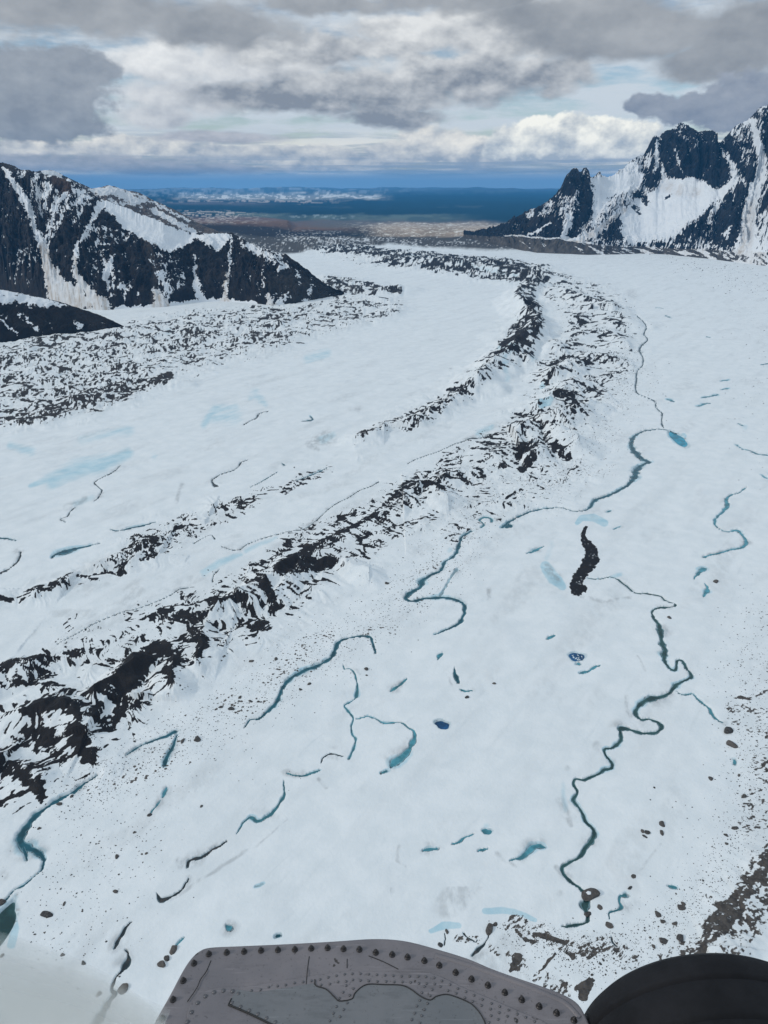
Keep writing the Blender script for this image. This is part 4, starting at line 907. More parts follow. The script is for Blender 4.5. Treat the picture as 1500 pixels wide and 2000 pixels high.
# ---- left mountain
skyL = [(-500, 230), (-250, 265), (0, 318), (22, 323), (45, 332), (75, 339), (110, 345), (135, 350), (165, 371), (200, 390), (240, 404), (290, 424), (330, 440), (370, 453), (400, 456), (430, 455), (455, 456), (470, 464), (490, 476), (510, 484), (530, 490), (560, 498), (580, 512), (600, 528), (630, 552), (655, 568), (672, 577)]
baseL = [(-500, 540), (-250, 555), (0, 578), (60, 592), (110, 600), (200, 606), (260, 602), (320, 600), (370, 590), (430, 588), (480, 592), (530, 599), (570, 595), (610, 588), (650, 581), (672, 579)]
offL = [(-500, 900), (-100, 760), (0, 700), (150, 640), (300, 520), (400, 420), (460, 400), (540, 260), (600, 150), (672, 12)]
V, S_, T_, g1, g2, g3, of = mountain('mountain', skyL, baseL, offL, -500, 672, 1300, 420, 3, 85, 2.2, prof=0.85, back=0.8, gully=(0.0065, 0.002), calm=([(196, 380), (245, 396), (300, 420), (370, 450), (402, 452), (375, 474), (333, 494), (290, 474), (238, 444), (206, 405)],))
px_, py_ = to_pix(V[..., 0], V[..., 1], V[..., 2])
N = normals(V)
snL = snow_map(px_, py_, [
    (-.42, 'p', [(-500, 200), (330, 300), (470, 440), (700, 560), (700, 640), (-500, 640)], 20),
    (.10, 'p', [(30, 330), (140, 345), (190, 370), (150, 420), (120, 440), (60, 400)], 22), (-.5, 'c', [(105, 350, 10), (128, 366, 14), (120, 385, 8)], .2),
    (-.35, 'p', [(0, 380), (50, 430), (85, 480), (88, 590), (0, 590)], 14), (-.12, 'p', [(10, 480), (70, 470), (75, 520), (20, 530)], 12),
    (.75, 'p', [(196, 388), (245, 404), (300, 427), (370, 455), (402, 458), (375, 474), (352, 482), (333, 492), (310, 484), (290, 470), (270, 458), (255, 452), (238, 440), (222, 424), (206, 405)], 5),
    (.7, 'p', [(400, 456), (452, 458), (445, 470), (425, 488), (408, 480), (396, 470)], 4),
    (.35, 'p', [(470, 464), (500, 480), (555, 498), (562, 512), (545, 520), (520, 505), (488, 492), (468, 478)], 7),
    (-.02, 'p', [(290, 480), (340, 495), (360, 520), (345, 580), (320, 585), (300, 540)], 14), (-.1, 'p', [(180, 430), (240, 520), (262, 570), (215, 590), (170, 540), (160, 470)], 20),
    (.05, 'c', [(195, 400, 8), (180, 430, 8), (160, 470, 8), (148, 500, 6)], .3), (.35, 'c', [(160, 385, 5), (125, 410, 6), (105, 450, 5), (92, 480, 5)], .3),
    (.8, 'c', [(8, 330, 4), (25, 355, 6), (45, 385, 7), (60, 415, 7), (68, 445, 6), (76, 465, 7), (84, 482, 7), (90, 505, 9), (98, 530, 14), (112, 560, 24), (130, 590, 42)], .18),
    (.55, 'c', [(190, 410, 3), (170, 448, 3), (150, 478, 3), (144, 505, 4), (146, 530, 6), (158, 555, 10), (178, 585, 20), (195, 600, 24)], .2),
    (.5, 'c', [(130, 375, 3), (112, 398, 4), (100, 440, 4), (88, 475, 4)], .25),
    (.7, 'c', [(300, 562, 3), (308, 580, 9), (316, 598, 16)], .2), (.6, 'c', [(452, 462, 2), (450, 490, 2), (446, 530, 2.4), (440, 572, 5), (438, 590, 10)], .2),
    (.45, 'c', [(382, 500, 2), (380, 530, 4), (385, 560, 7), (392, 585, 12)], .2), (.4, 'c', [(515, 520, 2), (512, 545, 2), (515, 560, 2)], .2), (.35, 'c', [(558, 520, 5), (545, 525, 4)], .3),
    (.4, 'c', [(582, 530, 4), (584, 543, 3)], .3), (.6, 'c', [(222, 500, 4), (212, 520, 6), (205, 545, 6)], .3), (.5, 'c', [(525, 575, 4), (527, 597, 8)], .25), (.5, 'c', [(560, 575, 3), (545, 600, 10)], .25), (.2, 'c', [(610, 555, 2), (600, 590, 10)], .25),
    (.2, 'c', [(-20, 600, 30), (60, 597, 9)], .3), (.75, 'c', [(230, 604, 7), (330, 598, 6), (420, 588, 6), (500, 594, 5)], .4)], np.full(px_.shape, 0.0, np.float32))
streak = fbm(S_ * 0.05 + T_ * 3.0, T_ * 5.0, 201, 4, 0.6)
finL = fbm(S_ * 0.11 + T_ * 12.0, T_ * 17.0, 211, 4, 0.66); medL = fbm(S_ * 0.022 - T_ * 2.0, T_ * 4.0, 212, 3, .55)
snL = snL * 0.90 + 0.05 + 0.25 * streak + 0.62 * finL + 0.55 * medL - 0.14 * g1 + 0.3 * (N[..., 2] - 0.62) - 0.16 * g2
dl = np.zeros(px_.shape, np.float32)
for pts in ([(84, 482, 9), (98, 530, 18), (120, 575, 36), (140, 600, 50)], [(144, 505, 6), (158, 555, 16), (190, 600, 34)], [(300, 562, 5), (316, 600, 22)], [(440, 500, 5), (440, 590, 12)], [(525, 575, 6), (530, 598, 12)], [(0, 575, 30), (30, 590, 20)]):
    dl = np.maximum(dl, ss(seg_dist(px_, py_, pts), -.2, .5))
dl = dl * (0.35 + 0.65 * ss(streak, -.15, .25))
tl = np.zeros(V.shape, np.float32); tl[:] = (0.013, 0.0115, 0.0135)
k = ss(g3, -.1, .35)[..., None]; tl = tl * (1 - k) + np.array((0.030, 0.025, 0.024)) * k
k = ss(seg_dist(px_, py_, [(115, 352, 16), (130, 368, 14)]), -.2, .6)[..., None] * .7; tl = tl * (1 - k) + np.array((0.10, 0.060, 0.042)) * k
k = ss(seg_dist(px_, py_, [(560, 560, 40), (640, 575, 30)]), -.2, .6)[..., None] * .5; tl = tl * (1 - k) + np.array((0.065, 0.060, 0.055)) * k
k = (ss(seg_dist(px_, py_, [(285, 470, 9), (305, 530, 9), (300, 590, 9)]), -.2, .8) * .6)[..., None]; tl = tl * (1 - k) + np.array((0.085, 0.070, 0.060)) * k
finish('mountain', V, snL, dl, tl)

# ---- dark hill at the left edge, in front of it
V, S_, T_, g1, g2, g3, of = mountain('hill', [(-600, 500), (-200, 545), (0, 566), (60, 577), (110, 588), (150, 600), (190, 613), (225, 628), (246, 640)],
    [(-600, 760), (-200, 705), (0, 674), (60, 664), (130, 656), (190, 648), (246, 642)], [(-600, 360), (0, 230), (120, 130), (246, 8)], -600, 246, 700, 200, 31, 18, 1.2, prof=0.8, back=0.9, gully=(0.012, 0.004))
px_, py_ = to_pix(V[..., 0], V[..., 1], V[..., 2]); N = normals(V)
sn = snow_map(px_, py_, [(.28, 'p', [(-600, 480), (0, 560), (80, 577), (130, 596), (90, 600), (0, 590), (-600, 560)], 8), (.4, 'c', [(0, 625, 1.2), (20, 640, 2), (36, 652, 2.5)], .3), (-.05, 'c', [(150, 630, 8), (160, 640, 6)], .3), (-.05, 'c', [(40, 615, 9), (70, 640, 8)], .4)], np.full(px_.shape, -.42, np.float32))
sn = sn + .02 + 0.35 * fbm(S_ * 0.03, T_ * 3.2, 301, 4, .6) + .45 * fbm(S_ * .12, T_ * 12, 302, 4, .6)
tl = np.zeros(V.shape, np.float32); tl[:] = (0.011, 0.009, 0.0085); k = ss(g3, -.1, .3)[..., None] * .6; tl = tl * (1 - k) + np.array((0.020, 0.014, 0.011)) * k
finish('hill', V, sn, np.zeros(px_.shape), tl)

# ---- ridge behind the left mountain
V, S_, T_, g1, g2, g3, of = mountain('mountain', [(20, 352), (60, 338), (78, 334), (100, 333), (118, 339), (135, 348), (160, 360), (178, 368), (196, 366), (215, 363), (232, 368), (250, 373), (270, 376), (292, 387), (315, 398), (340, 410), (365, 422), (390, 437), (410, 446), (440, 458), (470, 470)],
    [(20, 500), (470, 474)], [(20, 900), (300, 700), (470, 60)], 20, 470, 560, 220, 47, 70, 1.3, prof=0.8, back=1.0, gully=(0.004, 0.002))
px_, py_ = to_pix(V[..., 0], V[..., 1], V[..., 2]); N = normals(V)
sn = snow_map(px_, py_, [(.45, 'c', [(85, 336, 6), (105, 338, 5), (120, 345, 4)], .4), (.55, 'p', [(176, 369), (215, 364), (250, 376), (285, 392), (262, 400), (230, 396), (200, 384)], 6), (-.25, 'p', [(215, 376), (250, 392), (230, 396), (205, 382)], 4), (.35, 'c', [(300, 410, 5), (340, 432, 6), (380, 455, 5)], .4), (.3, 'c', [(275, 382, 3), (330, 412, 3), (370, 432, 3)], .4)], np.full(px_.shape, -.22, np.float32))
sn = sn + 0.3 * fbm(S_ * 0.012 + T_ * 3, T_ * 5, 401, 4, .6) + .4 * fbm(S_ * .05 + T_ * 8, T_ * 14, 402, 4, .6)
tl = np.zeros(V.shape, np.float32); tl[:] = (0.15, 0.115, 0.09); k = (1 - ss(px_, 140, 200))[..., None]; tl = tl * (1 - k) + np.array((0.05, 0.045, 0.045)) * k  # pale warm rock tint stands in for sunlight on this ridge
finish('mountain', V, sn, np.zeros(px_.shape) + .15, tl)

# ---- right massif
skyR = [(905, 456), (925, 456), (945, 450), (970, 446), (985, 438), (1000, 428), (1020, 418), (1040, 410), (1055, 404), (1070, 394), (1085, 380), (1095, 366), (1105, 345), (1112, 338), (1120, 333), (1127, 328), (1133, 338), (1141, 328), (1149, 332), (1153, 346), (1162, 343), (1170, 335), (1176, 343), (1186, 344), (1200, 340), (1215, 330), (1228, 318), (1240, 310), (1258, 300), (1266, 285), (1275, 270), (1281, 264), (1284, 274), (1292, 262), (1305, 252), (1318, 248), (1330, 241), (1342, 246), (1357, 255), (1364, 262), (1375, 256), (1390, 258), (1397, 268), (1402, 282), (1409, 277), (1420, 262), (1435, 250), (1450, 240), (1465, 232), (1480, 214), (1500, 208), (1560, 215), (1680, 225), (1850, 250), (2100, 300)]
baseR = [(905, 461), (930, 468), (960, 476), (1000, 486), (1050, 494), (1100, 496), (1150, 498), (1200, 497), (1250, 495), (1300, 497), (1350, 502), (1400, 508), (1440, 512), (1500, 520), (1700, 545), (2100, 600)]
offR = [(905, 30), (960, 260), (1000, 420), (1100, 600), (1150, 700), (1230, 950), (1330, 1300), (1400, 1300), (1500, 1400), (2100, 1400)]
V, S_, T_, g1, g2, g3, of = mountain('mountain', skyR, baseR, offR, 905, 2100, 1350, 460, 61, 170, 3.4, prof=1.0, back=0.8, gully=(0.0042, 0.0012), calm=([(1296, 352), (1352, 345), (1420, 365), (1410, 390), (1355, 438), (1300, 466), (1210, 470), (1205, 430), (1240, 395), (1258, 385)], [(1155, 347), (1245, 330), (1262, 352), (1190, 405), (1158, 440), (1158, 380)]))
px_, py_ = to_pix(V[..., 0], V[..., 1], V[..., 2]); N = normals(V)
snR = snow_map(px_, py_, [
    (-.34, 'p', [(890, 440), (1100, 320), (1155, 325), (1170, 400), (1150, 495), (890, 495)], 12),
    (.25, 'p', [(1100, 385), (1130, 372), (1135, 395), (1105, 425), (1085, 425)], 9), (.15, 'c', [(1075, 400, 10), (1060, 420, 8)], .4), (.5, 'p', [(1105, 420), (1118, 412), (1120, 440), (1104, 460), (1100, 445)], 4), 
    (.6, 'p', [(1155, 347), (1200, 343), (1245, 316), (1250, 335), (1262, 352), (1242, 368), (1215, 385), (1190, 405), (1172, 425), (1158, 440), (1162, 410), (1158, 380)], 7),
    (-.12, 'c', [(1195, 390, 10), (1212, 385, 8)], .4), (.30, 'p', [(1165, 405), (1235, 370), (1215, 400), (1180, 445), (1130, 480), (1110, 470), (1150, 440)], 9),
    (.6, 'c', [(1218, 405, 4), (1190, 430, 5), (1160, 455, 6), (1130, 470, 7)], .3), (.6, 'c', [(1108, 425, 5), (1104, 450, 5), (1098, 467, 6), (1130, 470, 4)], .3), (.5, 'c', [(1072, 435, 2), (1050, 452, 3), (1030, 460, 3)], .3), (.4, 'c', [(1045, 400, 5), (1035, 420, 4)], .4),
    (-.36, 'p', [(1252, 318), (1268, 275), (1284, 262), (1330, 238), (1400, 260), (1405, 290), (1425, 320), (1430, 345), (1395, 366), (1370, 355), (1355, 345), (1330, 350), (1290, 352), (1265, 348)], 5),
    (.05, 'c', [(1330, 250, 12), (1340, 268, 10)], .4), (.0, 'c', [(1365, 270, 16), (1350, 290, 10)], .4), (.25, 'c', [(1272, 300, 6), (1262, 325, 5)], .4),
    (-.34, 'p', [(1255, 350), (1275, 330), (1290, 335), (1296, 362), (1275, 380), (1262, 370)], 6),
    (.7, 'c', [(1286, 268, 2), (1284, 290, 4), (1283, 320, 4), (1278, 335, 3)], .2), (.65, 'c', [(1292, 320, 2), (1298, 345, 4), (1303, 372, 8)], .2), (.4, 'c', [(1320, 292, 1.6), (1326, 320, 1.8), (1332, 338, 2)], .25),
    (.75, 'p', [(1296, 352), (1335, 348), (1352, 345), (1372, 358), (1392, 370), (1420, 365), (1428, 375), (1410, 390), (1385, 410), (1355, 438), (1325, 455), (1300, 466), (1250, 470), (1210, 470), (1215, 450), (1205, 430), (1222, 408), (1240, 395), (1258, 385)], 7),
    (-.40, 'c', [(1252, 380, 8), (1262, 395, 7)], .3), (-.35, 'c', [(1240, 405, 6), (1248, 415, 4)], .3), (-.42, 'c', [(1304, 383, 5), (1300, 388, 3)], .3), (-.35, 'c', [(1205, 438, 12), (1195, 455, 12), (1210, 462, 8)], .4),
    (.75, 'c', [(1408, 272, 4), (1420, 300, 7), (1432, 320, 9), (1436, 345, 8), (1425, 362, 10)], .2), (.0, 'p', [(1420, 262), (1450, 240), (1475, 280), (1480, 320), (1440, 350), (1425, 300)], 9),
    (-.42, 'p', [(1405, 280), (1425, 262), (1440, 300), (1450, 325), (1480, 330), (1472, 360), (1450, 345), (1440, 320), (1418, 300)], 5),
    (.75, 'c', [(1470, 236, 5), (1478, 270, 8), (1488, 310, 9), (1486, 345, 12), (1470, 380, 14), (1462, 420, 14), (1458, 470, 22), (1460, 500, 30)], .15),
    (-.30, 'p', [(1385, 400), (1425, 380), (1445, 360), (1460, 375), (1445, 410), (1450, 440), (1442, 475), (1400, 480), (1360, 470), (1330, 465), (1345, 445)], 8), (.2, 'c', [(1405, 395, 8), (1385, 430, 7)], .5), (.5, 'c', [(1425, 440, 3), (1418, 462, 6)], .4),
    (.35, 'p', [(1500, 330), (1520, 520), (1480, 505), (1485, 420), (1492, 380)], 10), (-.3, 'c', [(1500, 250, 10), (1505, 300, 10)], .3),(-.25, 'c', [(1500, 380, 6), (1490, 410, 5)], .3),
    ], np.full(px_.shape, 0.05, np.float32))
stR = fbm(S_ * 0.018 - T_ * 6.5, T_ * 5.0, 501, 4, 0.6)
finR = fbm(S_ * 0.085 - T_ * 24.0, T_ * 16.0, 511, 4, 0.66); medR = fbm(S_ * 0.012 - T_ * 4.0, T_ * 4.0, 512, 3, .55)
snR = snR * .95 + .03 + 0.25 * stR + 0.85 * finR + 0.30 * medR - 0.12 * g1 - 0.12 * g2 + 0.3 * (N[..., 2] - 0.6)
# grey moraine terrace along the foot
by = np.interp(px_, [p[0] for p in baseR], [p[1] for p in baseR])
ter_h = np.interp(px_, [905, 960, 1010, 1100, 1200, 1300, 1400, 1500], [3, 14, 26, 28, 16, 12, 20, 24])
rel = (by - py_) / ter_h + 0.12 * fbm(px_ / 18, py_ * 0, 88, 3)
ter = ss(rel, 1.04, .94) * np.interp(px_, [905, 1100, 1200, 1350, 1500], [1, .95, .7, .72, .6])
terfac = .9 * ter * ss(-.06 + fbm(px_ / 22 + rel * 1.6, rel * 1.3, 89, 5, .7) * 1.3 + (ter - .5) * 1.1, -.1, .15)
snR = snR * (1 - ter) + ter * (-.9 * terfac + .45 * (1 - terfac))
crest_line = np.exp(-((rel - 1.08) / .05) ** 2) * (px_ < 1160) * (px_ > 985); snR = snR + 1.2 * crest_line
tl = np.zeros(V.shape, np.float32); tl[:] = (0.010, 0.0125, 0.019); k = ss(g3, -.1, .35)[..., None]; tl = tl * (1 - k) + np.array((0.020, 0.022, 0.029)) * k
k = ter[..., None]; gcol = np.stack([0.115 + .09 * fbm(px_ / 12, rel, 90, 3), 0.104 + .08 * fbm(px_ / 12, rel, 90, 3), 0.094 + .07 * fbm(px_ / 12, rel, 90, 3)], -1)
tl = tl * (1 - k) + gcol * k
dR = 0.45 * ss(seg_dist(px_, py_, [(1300, 365, 12), (1330, 372, 14), (1360, 375, 12)]), -.2, .6) + .7 * ss(seg_dist(px_, py_, [(1220, 410, 5), (1160, 458, 9), (1130, 476, 8)]), -.2, .6) + .6 * ss(seg_dist(px_, py_, [(1470, 400, 8), (1455, 490, 16)]), -.2, .6) + .5 * (rel < 1.1)
dR = np.clip(dR * (0.3 + .7 * ss(stR, -.15, .25)), 0, 1)
finish('mountain', V, snR, dR, tl)

# ================================================================== boulders
m, nt, b = new_mat('boulder_rock')
P = objco(); oi = nt.nodes.new('ShaderNodeObjectInfo'); rnd = E(oi.outputs['Random'])
n = noise(P, 1.6, 5, .6); n2 = noise(P, 5.0, 4, .65)
c = mixc(rnd, (0.060, 0.058, 0.057), (0.125, 0.110, 0.100))
c = mixc(sstep(n, .38, .66), c, mixc(rnd, (0.036, 0.034, 0.034), (0.085, 0.075, 0.068)))
c = mixc(sstep(n2, .52, .66) * .5, c, (0.21, 0.19, 0.17))
setin(b, 'Base Color', c); b.inputs['Roughness'].default_value = .9; b.inputs['Specular IOR Level'].default_value = .2
bump(b, n2 + n, 0.8, 0.12)
BM = m
import bmesh
def rock_mesh(seed, sub=3, flat=0.55):
    q = random.Random(seed)
    bm = bmesh.new(); bmesh.ops.create_icosphere(bm, subdivisions=sub, radius=1)
    cuts = []
    for i in range(13):
        v = Vector((q.gauss(0, 1), q.gauss(0, 1), q.gauss(0, .8))).normalized(); cuts.append((v, q.uniform(.50, .80)))
    el = q.uniform(1.0, 1.5)
    co = np.array([v.co[:] for v in bm.verts])
    nz = fbm(co[:, 0] * 1.3 + co[:, 2] * .7 + seed, co[:, 1] * 1.3 - co[:, 2] * .9, seed, 4, .55)
    for v, nn in zip(bm.verts, nz):
        p = v.co.copy() * (1 + .18 * float(nn))
        for d, r in cuts:
            e = p.dot(d) - r
            if e > 0: p -= d * e * .92
        v.co = Vector((p.x * el, p.y, p.z * flat + flat * .55))
    me = bpy.data.meshes.new('boulder'); bm.to_mesh(me); bm.free()
    me.materials.append(BM); return me
ROCKS = [rock_mesh(i + 1, 3, .5 + .05 * (i % 4)) for i in range(9)]
SMALL = [rock_mesh(i + 50, 2, .5 + .06 * (i % 4)) for i in range(7)]
used_px = []
def boulder(x, y, r, label, group, mesh=None, rz=None, q=random.Random(4), stretch=None):
    a = at(x, y); sl = math.hypot(math.hypot(*a), CAMZ) / FPX
    s = r * sl * 0.92; z = ground_z(*a) if r < 3.2 else uncarved(*a)
    me = mesh or (q.choice(ROCKS) if r > 3.2 else q.choice(SMALL))
    o = link('boulder', me); o.location = (a[0], a[1], z - s * 0.30)
    sx, sy = stretch or (q.uniform(.85, 1.1), q.uniform(.8, 1.05))
    o.scale = (s * sx, s * sy * 1.05, s * q.uniform(.8, 1.05)); o.rotation_euler = (0, 0, rz if rz is not None else q.uniform(0, 6.28))
    tag(o, label, 'boulder', group); used_px.append((x, y, r)); return o
LISTED = [
 (1152,1749,17,'largest brown boulder, damming the right hand meltwater stream','boulders along the right hand stream'),
 (1148,1787,8,'rounded brown boulder in the dark pool just below the biggest boulder','boulders along the right hand stream'),
 (1189,1810,8,'reddish brown boulder below the tip of the short blue streamlet','boulders along the right hand stream'),
 (1172,1774,6,'small curved dark boulder right of the biggest boulder','boulders along the right hand stream'),
 (956,1813,10,'large boulder at the bend of the dark crack above the grey metal ski','boulders near the dirt patch above the ski'),
 (968,1805,5,'small stone touching the large boulder above the grey metal ski','boulders near the dirt patch above the ski'),
 (860,1845,6.5,'tan boulder at the very edge of the grey metal ski','boulders near the dirt patch above the ski'),
 (873,1820,4.5,'brown stone at the upper end of the short crack beside the pale blue ice arc','boulders near the dirt patch above the ski'),
 (1284,1788,9,'grey angular boulder alone on the snow left of the corner moraine','boulders beside the corner moraine'),
 (1330,1776,8,'dark boulder in a tight pair on the left rim of the corner moraine','boulders beside the corner moraine'),
 (1334,1768,5,'smaller boulder behind the dark one on the left rim of the corner moraine','boulders beside the corner moraine'),
 (1294,1803,5,'black stone just below the grey angular boulder','boulders beside the corner moraine'),
 (1317,1807,5,'round brown stone between the grey angular boulder and the moraine rim','boulders beside the corner moraine'),
 (1295,1840,8,'pale brown boulder above the top of the black tyre','boulders beside the corner moraine'),
 (1276,1851,5,'grey stone close above the top of the black tyre','boulders beside the corner moraine'),
 (1328,1837,8,'dark brown boulder up right of the black tyre top','boulders beside the corner moraine'),
 (1240,1872,5,'grey stone touching the upper left rim of the black tyre','boulders beside the corner moraine'),
 (1237,1712,5.5,'brown boulder alone on open snow, far above the short blue streamlet','boulders beside the corner moraine'),
 (1230,1735,4,'small dark stone right above the short blue streamlet','boulders beside the corner moraine'),
 (1421,1426,11,'upper of the two big brown boulders at the end of the right edge streamlet','boulders on the right edge of the ice'),
 (1430,1453,11,'lower of the two big brown boulders at the end of the right edge streamlet','boulders on the right edge of the ice'),
 (1388,1520,5.5,'small dark oval boulder on open snow below the two big brown boulders','boulders on the right edge of the ice'),
 (1453,1553,5.5,'brown stone at the inner rim of the right edge debris','boulders on the right edge of the ice'),
 (1444,1511,4,'small stone in the row that leads down from the two big brown boulders','boulders on the right edge of the ice'),
 (1436,1617,6,'dark boulder at the left tip of the corner moraine','boulders on the right edge of the ice'),
 (1418,1632,5,'brown stone left of the corner moraine tip','boulders on the right edge of the ice'),
 (1419,1649,4,'small brown stone under the one left of the corner moraine tip','boulders on the right edge of the ice'),
 (1293,1611,7,'uppermost boulder of the cluster right of the winding stream','cluster of boulders right of the winding stream'),
 (1292,1627,6,'right hand boulder of the cluster right of the winding stream','cluster of boulders right of the winding stream'),
 (1264,1627,7,'biggest boulder of the cluster right of the winding stream','cluster of boulders right of the winding stream'),
 (1255,1624,4.5,'left hand boulder of the cluster right of the winding stream','cluster of boulders right of the winding stream'),
 (1260,1635,4.5,'lowest boulder of the cluster right of the winding stream','cluster of boulders right of the winding stream'),
 (1278,1539,3,'lone tiny dark stone on open snow above the boulder cluster','cluster of boulders right of the winding stream'),
 (1307,1208,5,'brown boulder beside the narrow green channel of the right hand stream','boulders along the right hand stream'),
 (965,1335,4,'lone small oval boulder in the middle of the snow above the deep blue pond','boulders on the middle snow field'),
 (912,1361,5.5,'flat brown boulder on open snow up right of the deep blue pond','boulders on the middle snow field'),
 (89,1785,9,'brown boulder standing alone on the snow in the lower left','boulders in the lower left'),
 (225,1739,5.5,'round dark boulder left of the small curled stream','boulders in the lower left'),
 (125,1764,4,'slender tilted stone up right of the lone brown boulder','boulders in the lower left'),
 (338,1852,8.5,'uppermost of the three boulders beside the left edge of the ski','boulders in the lower left'),
 (325,1869,7,'middle one of the three boulders beside the left edge of the ski','boulders in the lower left'),
 (315,1881,9,'lowest and widest of the three boulders beside the left edge of the ski','boulders in the lower left'),
 (240,1931,12,'big flat boulder leaning over the dark crack in the lower left','boulders in the lower left'),
 (193,1941,6.5,'small boulder left of the dark crack in the lower left','boulders in the lower left'),
 (122,1864,5,'dark stone halfway between the lone brown boulder and the dark crack','boulders in the lower left'),
 (163,1880,4.5,'upright dark stone left of the small green pool in the crack','boulders in the lower left'),
 (4,1867,4.5,'stone at the left picture edge below the ice walled pit','boulders in the lower left'),
 (5,1760,6,'brown stone at the left picture edge above the ice walled pit','boulders in the lower left'),
 (386,1444,8.5,'large grey boulder beside the small round dirt patch of the moraine','boulders below the medial moraine'),
 (357,1448,5,'brown boulder between the forked crevasse and the large grey boulder','boulders below the medial moraine'),
 (349,1449,3.4,'small stone on the right lip of the forked crevasse','boulders below the medial moraine'),
 (452,1385,6.5,'tall dark boulder above the small round dirt patch of the moraine','boulders below the medial moraine'),
 (431,1382,4.5,'dark stone left of the tall dark boulder','boulders below the medial moraine'),
 (490,1370,4.5,'left one of the two stones beside the end of the long teal stream','boulders below the medial moraine'),
 (505,1371,3.5,'right one of the two stones beside the end of the long teal stream','boulders below the medial moraine'),
 (469,1362,4.5,'brown stone above the pair beside the end of the long teal stream','boulders below the medial moraine'),
 (491,1293,6,'brown boulder on snow under the big dark moraine, left one of the upper pair','boulders below the medial moraine'),
 (539,1288,5,'brown boulder on snow under the big dark moraine, right one of the upper pair','boulders below the medial moraine'),
 (715,1308,5.5,'brown boulder right of the bend of the long teal stream','boulders below the medial moraine'),
 (716,1320,3.6,'flat stone under the boulder right of the long teal stream bend','boulders below the medial moraine'),
 (604,1336,4,'small stone under the middle of the long teal stream','boulders below the medial moraine'),
 (587,1347,4,'flat stone under the long teal stream, left of another small one','boulders below the medial moraine'),
 (393,1574,3.5,'lone dark stone on open snow left of the thin curved teal stream','boulders on the left snow field'),
 (292,1591,5,'brown stone at the lower end of the short teal slit','boulders on the left snow field'),
 (228,1673,5,'dark stone on open snow right of the bend of the lower left stream','boulders on the left snow field'),
 (263,1625,4,'dark stone down left of the short teal slit','boulders on the left snow field'),
 (286,1666,4,'dark stone between two others in the middle of the left snow field','boulders on the left snow field'),
 (77,1618,4.5,'brown stone on the inner bank of the lower left stream bend','boulders on the left snow field'),
 (116,1572,6,'dark boulder on the right bank where the lower left stream leaves the moraine','boulders on the left snow field'),
 (141,1556,4.5,'flat stone on the right bank of the lower left stream','boulders on the left snow field'),
 (1398,1136,6,'black boulder alone beside the small blue pools at the right','boulders on the right edge of the ice'),
 (756,1140,6,'brown boulder above the big bend of the stream in the middle','boulders below the medial moraine'),
 (1070,916,6,'reddish brown boulder on the stony snow below the tall moraine cone','boulders below the medial moraine'),
]
for x, y, r, lab, g in LISTED:
    boulder(x, y, r, lab, g, stretch=(1.15, .8) if r > 16 else None, rz=.15 if r > 16 else None)
# two part look of the big one: a cap of snow
big = scene.objects['boulder'] 
snow_m, nt, b = new_mat('snow_cap'); setin(b, 'Base Color', mixc(noise(objco(), 1.0, 3), (.78, .81, .84), (.86, .88, .9))); b.inputs['Roughness'].default_value = .7
bm = bmesh.new(); bmesh.ops.create_icosphere(bm, subdivisions=3, radius=.22)
for v in bm.verts: v.co = Vector((v.co.x * (1 + .25 * math.sin(7 * v.co.y * 4)), v.co.y * 1.2, v.co.z * .4))
me = bpy.data.meshes.new('snow_patch'); bm.to_mesh(me); bm.free(); me.materials.append(snow_m)
zt = max(v.co.z for v in big.data.vertices if abs(v.co.x + .15) < .25 and abs(v.co.y) < .25)
sc_ = link('snow_patch', me, None, big); sc_.location = (-.15, 0, zt - .02)
# many lesser stones: scattered where the photograph has them
q = random.Random(12)
SC = [ # (chain, spread, count, min r, max r, label, group)
 ([(920,1010),(880,1080),(850,1130),(780,1170),(730,1230),(640,1280),(560,1330),(500,1400),(430,1420),(330,1460),(260,1480)],72,64,0.9,2.0,'small brown stone strewn on the snow between the medial moraine and the stream below it','small stones below the medial moraine'),
 ([(1000,930),(1080,930),(1150,880),(1190,800),(1230,720)],40,34,1.0,2.2,'small stone on the snow between the tall moraine cone and the upper right stream','small stones right of the moraine cone'),
 ([(250,1600),(200,1700),(120,1780),(60,1850),(130,1900),(200,1870)],75,34,1.1,2.6,'small dark stone lying loose on the open snow of the lower left','small stones of the lower left snow'),
 ([(320,1500),(420,1480),(520,1520),(560,1540)],60,16,1.0,1.7,'tiny dark stone on the snow above the thin curved teal stream','small stones above the curved stream'),
 ([(1180,1830),(1170,1870),(1190,1890)],34,26,1.4,3.4,'brown stone in the loose field of stones between metal ski and black tyre','stones between ski and tyre'),
 ([(1440,1600),(1380,1720),(1330,1790),(1260,1830)],42,24,1.2,3.0,'grey brown stone along the left rim of the corner moraine','stones on the rim of the corner moraine'),
 ([(1300,1590),(1350,1560)],26,6,1.2,2.0,'tiny dark stone in the row above the boulder cluster on the right','tiny stones above the boulder cluster'),
]
for chain, spread, cnt, r0, r1, lab, g in SC:
    n_ = 0; tries = 0
    while n_ < cnt and tries < 4000:
        tries += 1
        i = q.randrange(len(chain) - 1); t = q.random()
        x = chain[i][0] + (chain[i + 1][0] - chain[i][0]) * t + q.gauss(0, spread * .5); y = chain[i][1] + (chain[i + 1][1] - chain[i][1]) * t + q.gauss(0, spread * .45)
        r = r0 + (r1 - r0) * q.random() ** 2.6
        if any((x - a) ** 2 + (y - b_) ** 2 < (r + c_ + 1) ** 2 for a, b_, c_ in used_px): continue
        a = at(x, y); k = relief_at(*a)
        if CARV[k] > 0.05 or Tn[k] > -0.1: continue
        boulder(x, y, r, lab, g); n_ += 1
